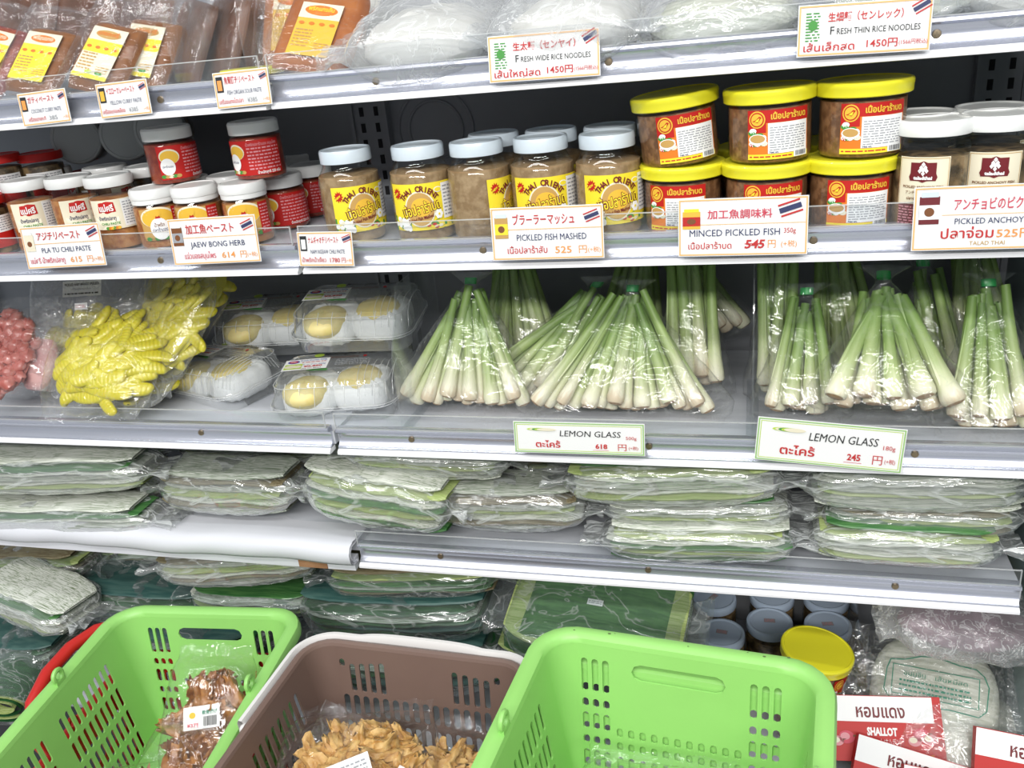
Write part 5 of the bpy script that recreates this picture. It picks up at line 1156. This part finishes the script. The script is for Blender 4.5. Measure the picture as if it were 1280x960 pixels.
def bcen(p1, p2, width, hy, o=.0195):
    """centre, half width and turn of a basket whose outer back corners show at p1 and p2 and lie this far apart"""
    lo, hi = .5, 1.2
    for _ in range(40):
        h = (lo + hi) / 2; a, b = at(*p1, z=h), at(*p2, z=h)
        if (b - a).length > width: lo = h
        else: hi = h
    rz = math.atan2(b.y - a.y, b.x - a.x); d = Vector((math.sin(rz), -math.cos(rz), 0)); c = (a + b) / 2 + d * (hy + o)
    return Vector((c.x, c.y, h - .008)), math.degrees(rz)
cL, aL = bcen((148, 754), (388, 759), .320, .205)
cM, aM = bcen((383, 783), (682, 817), .335, .205)
cR, aR = bcen((675, 774), (1048, 828), .335, .205)
bL = basket('bright green basket at the left with two bags of fried food', cL, aL, 'basket_green', .1405)
bM = basket('brown basket with a cream folded handle between the two green ones', cM, aM, 'basket_brown', .149, handle='handle_cream', brown=True)
bR = basket('bright green basket at the right, scuffed along its rim', cR, aR, 'basket_green', .148)
bN = basket('green basket nested underneath the right green one', cR - Vector((0, 0, .036)), aR, 'basket_green', .148)
bQ = basket('red basket nested underneath the left green one, its handle leaning out', cL + Vector((-.018, 0, -.088)), aL, 'basket_red', .129)
hb = MB(); hb.tube([(-.135, .0, .0), (-.165, .01, .03), (-.185, .05, .052), (-.192, .10, .062), (-.186, .15, .068), (-.168, .19, .070), (-.150, .212, .066)], [.006, .008, .009, .010, .010, .009, .006], 10); hb.build('bail_handle', 'basket_red', bQ)
# grubby marks on the rim and grip of the right basket
rn = random.Random(4); mk = MB()
for k in range(9):
    x = rn.uniform(-.14, .14); s_ = rn.uniform(.0004, .0014); mk.grid(lambda u, v: (x + s_ * v * math.cos(6.283 * u) * 1.6, .205 + .011 + s_ * v * math.sin(6.283 * u) + .004 * math.sin(k * 2.3), .01005), 8, 1, True)
mk.build('scuff_marks', 'stain_dark', bR)
# stand under the baskets
for k, (c, z_) in enumerate(((cL, cL.z - .291), (cM, cM.z - .202), (cR, cR.z - .036 - .202))):
    struct(MB().box(c.x - .17, c.x + .17, c.y - .22, c.y + .2, 0, z_).build('trim_%d' % (4 + k), 'stand_white'))
# ---- fried food in the baskets
FR = [lump(k, .017, .010, .008, 'fried', .006, 'fried_piece', 16, 10, curl=.008) for k in range(4)]
FP = [lump(k + 9, .021, .0085, .0075, 'fried_pale', .005, 'fried_piece', 18, 10, curl=.010) for k in range(4)]
FB = [lump(k + 20, .026, .013, .012, 'fried', .010, 'fried_piece', 20, 14, curl=.012) for k in range(4)]
def in_basket(b, dx, dy, dz): return b.matrix_basis @ Vector((dx, dy, dz))
def snack(label, b, d, rot, L, Wd, H, pcs, n, seed, ez, corem, lab=None, fl='film_crisp', full=.40, dyy=.06):
    loc = Matrix.LocRotScale(b.location, b.rotation_euler, None) @ Vector(d)
    t = thing('snack_bag', label, 'snack bag', loc, tuple(R(a) for a in rot), 'bags of fried food in the baskets')
    core(t, Wd * full, L * full, H * .55, corem, base=.002, cy=-L * dyy); heap(t, 'fried_piece', pcs, n, Wd * full, L * full, ez, seed, base=.002, cy=-L * dyy, tilt=.8)
    link('clear_bag', pillow(L, Wd, H * 1.2, 46, 44, .016, 0, .004, seed, ff=38).mesh('clear_bag', 'film_pouch' if fl == 'film_crisp' else fl), t, Matrix.Rotation(PI / 2, 4, 'Z'))
    if lab:
        p = Print(up=True); w, h = lab[:2]; p.rect(-w / 2, -h / 2, w / 2, h / 2, 'card_white', 1)
        if lab[3] == 'bar': p.bars(w * .05, -h * .4, w * .42, h * .02, 'ink_black', 3); p.text('軟骨揚げ', w * .02, h * .12, h * .2, 'ink_teal', 3, fit=w * .42, bold=.02); p.text('¥375', -w * .4, -h * .38, h * .22, 'ink_rose', 3, fit=w * .34, bold=.02); p.ell(-w * .25, h * .12, w * .09, h * .14, 'ink_gold', 3, 14)
        else: p.small(-w * .42, -h * .4, w * .42, h * .4, 9, 'ink_grey', 3, seed); p.small(-w * .15, -h * .1, w * .2, h * .15, 2, 'ink_rose', 4, 2)
        o = p.build('paper_label', t); o.matrix_basis = Matrix.Translation(lab[2]) @ Matrix.Rotation(R(lab[4]), 4, 'Z')
    return t
snack('upper bag of knobbly fried pieces with a barcode label, left basket', bL, (.055, .085, -.085), (46, 0, 8), .17, .12, .05, FB, 20, 3, .040, 'fried', (.052, .030, (.004, .004, .058), 'bar', 8))
snack('lower bag of fried pieces at the front of the left basket', bL, (.055, -.01, -.125), (30, 0, 4), .16, .13, .055, FB, 18, 4, .042, 'fried')
snack('bag of pale orange snack at the bottom of the left basket seen through its slots', bL, (-.05, -.02, -.185), (4, 0, 20), .16, .12, .045, FR, 16, 5, .03, 'orange_food')
snack('large bag of golden fried strips with a white label, brown basket', bM, (-.03, .055, -.115), (14, 0, 12), .20, .19, .07, FP, 150, 6, .066, 'fried_pale', (.055, .060, (.008, -.012, .086), 'txt', 22), full=.47, dyy=.0)
snack('bag of fried strips half under the larger one at the right of the brown basket', bM, (.075, .075, -.125), (16, 0, -14), .18, .13, .055, FP, 80, 7, .05, 'fried_pale', (.042, .045, (-.035, -.012, .068), 'txt', -4), full=.46, dyy=.02)
p = Print(up=True); p.rect(-.016, -.007, .016, .007, 'card_white', 1); p.rect(-.013, -.007, .013, .007, 'ink_gold', 2); t_ = bM; 
ot = thing('orange_sticker_bag', 'folded empty bag end with an orange sticker at the left in the brown basket', 'clear bag', Matrix.LocRotScale(bM.location, bM.rotation_euler, None) @ Vector((-.085, .095, -.065)), (R(40), R(-14), R(-30)))
MB().grid(lambda u, v: ((u - .5) * .09, (v - .5) * .10, .008 * nz((u * 3, v * 3, 5), 1)), 20, 20).build('clear_film', 'film_crisp', ot); o = p.build('sticker', ot); o.location = (0, -.02, .006)
snack('bag of snacks at the bottom of the frame in the right basket', bR, (.01, .03, -.125), (14, 0, 0), .18, .18, .06, FP, 60, 8, .052, 'fried_pale', (.045, .03, (.0, .03, .07), 'txt', 4))
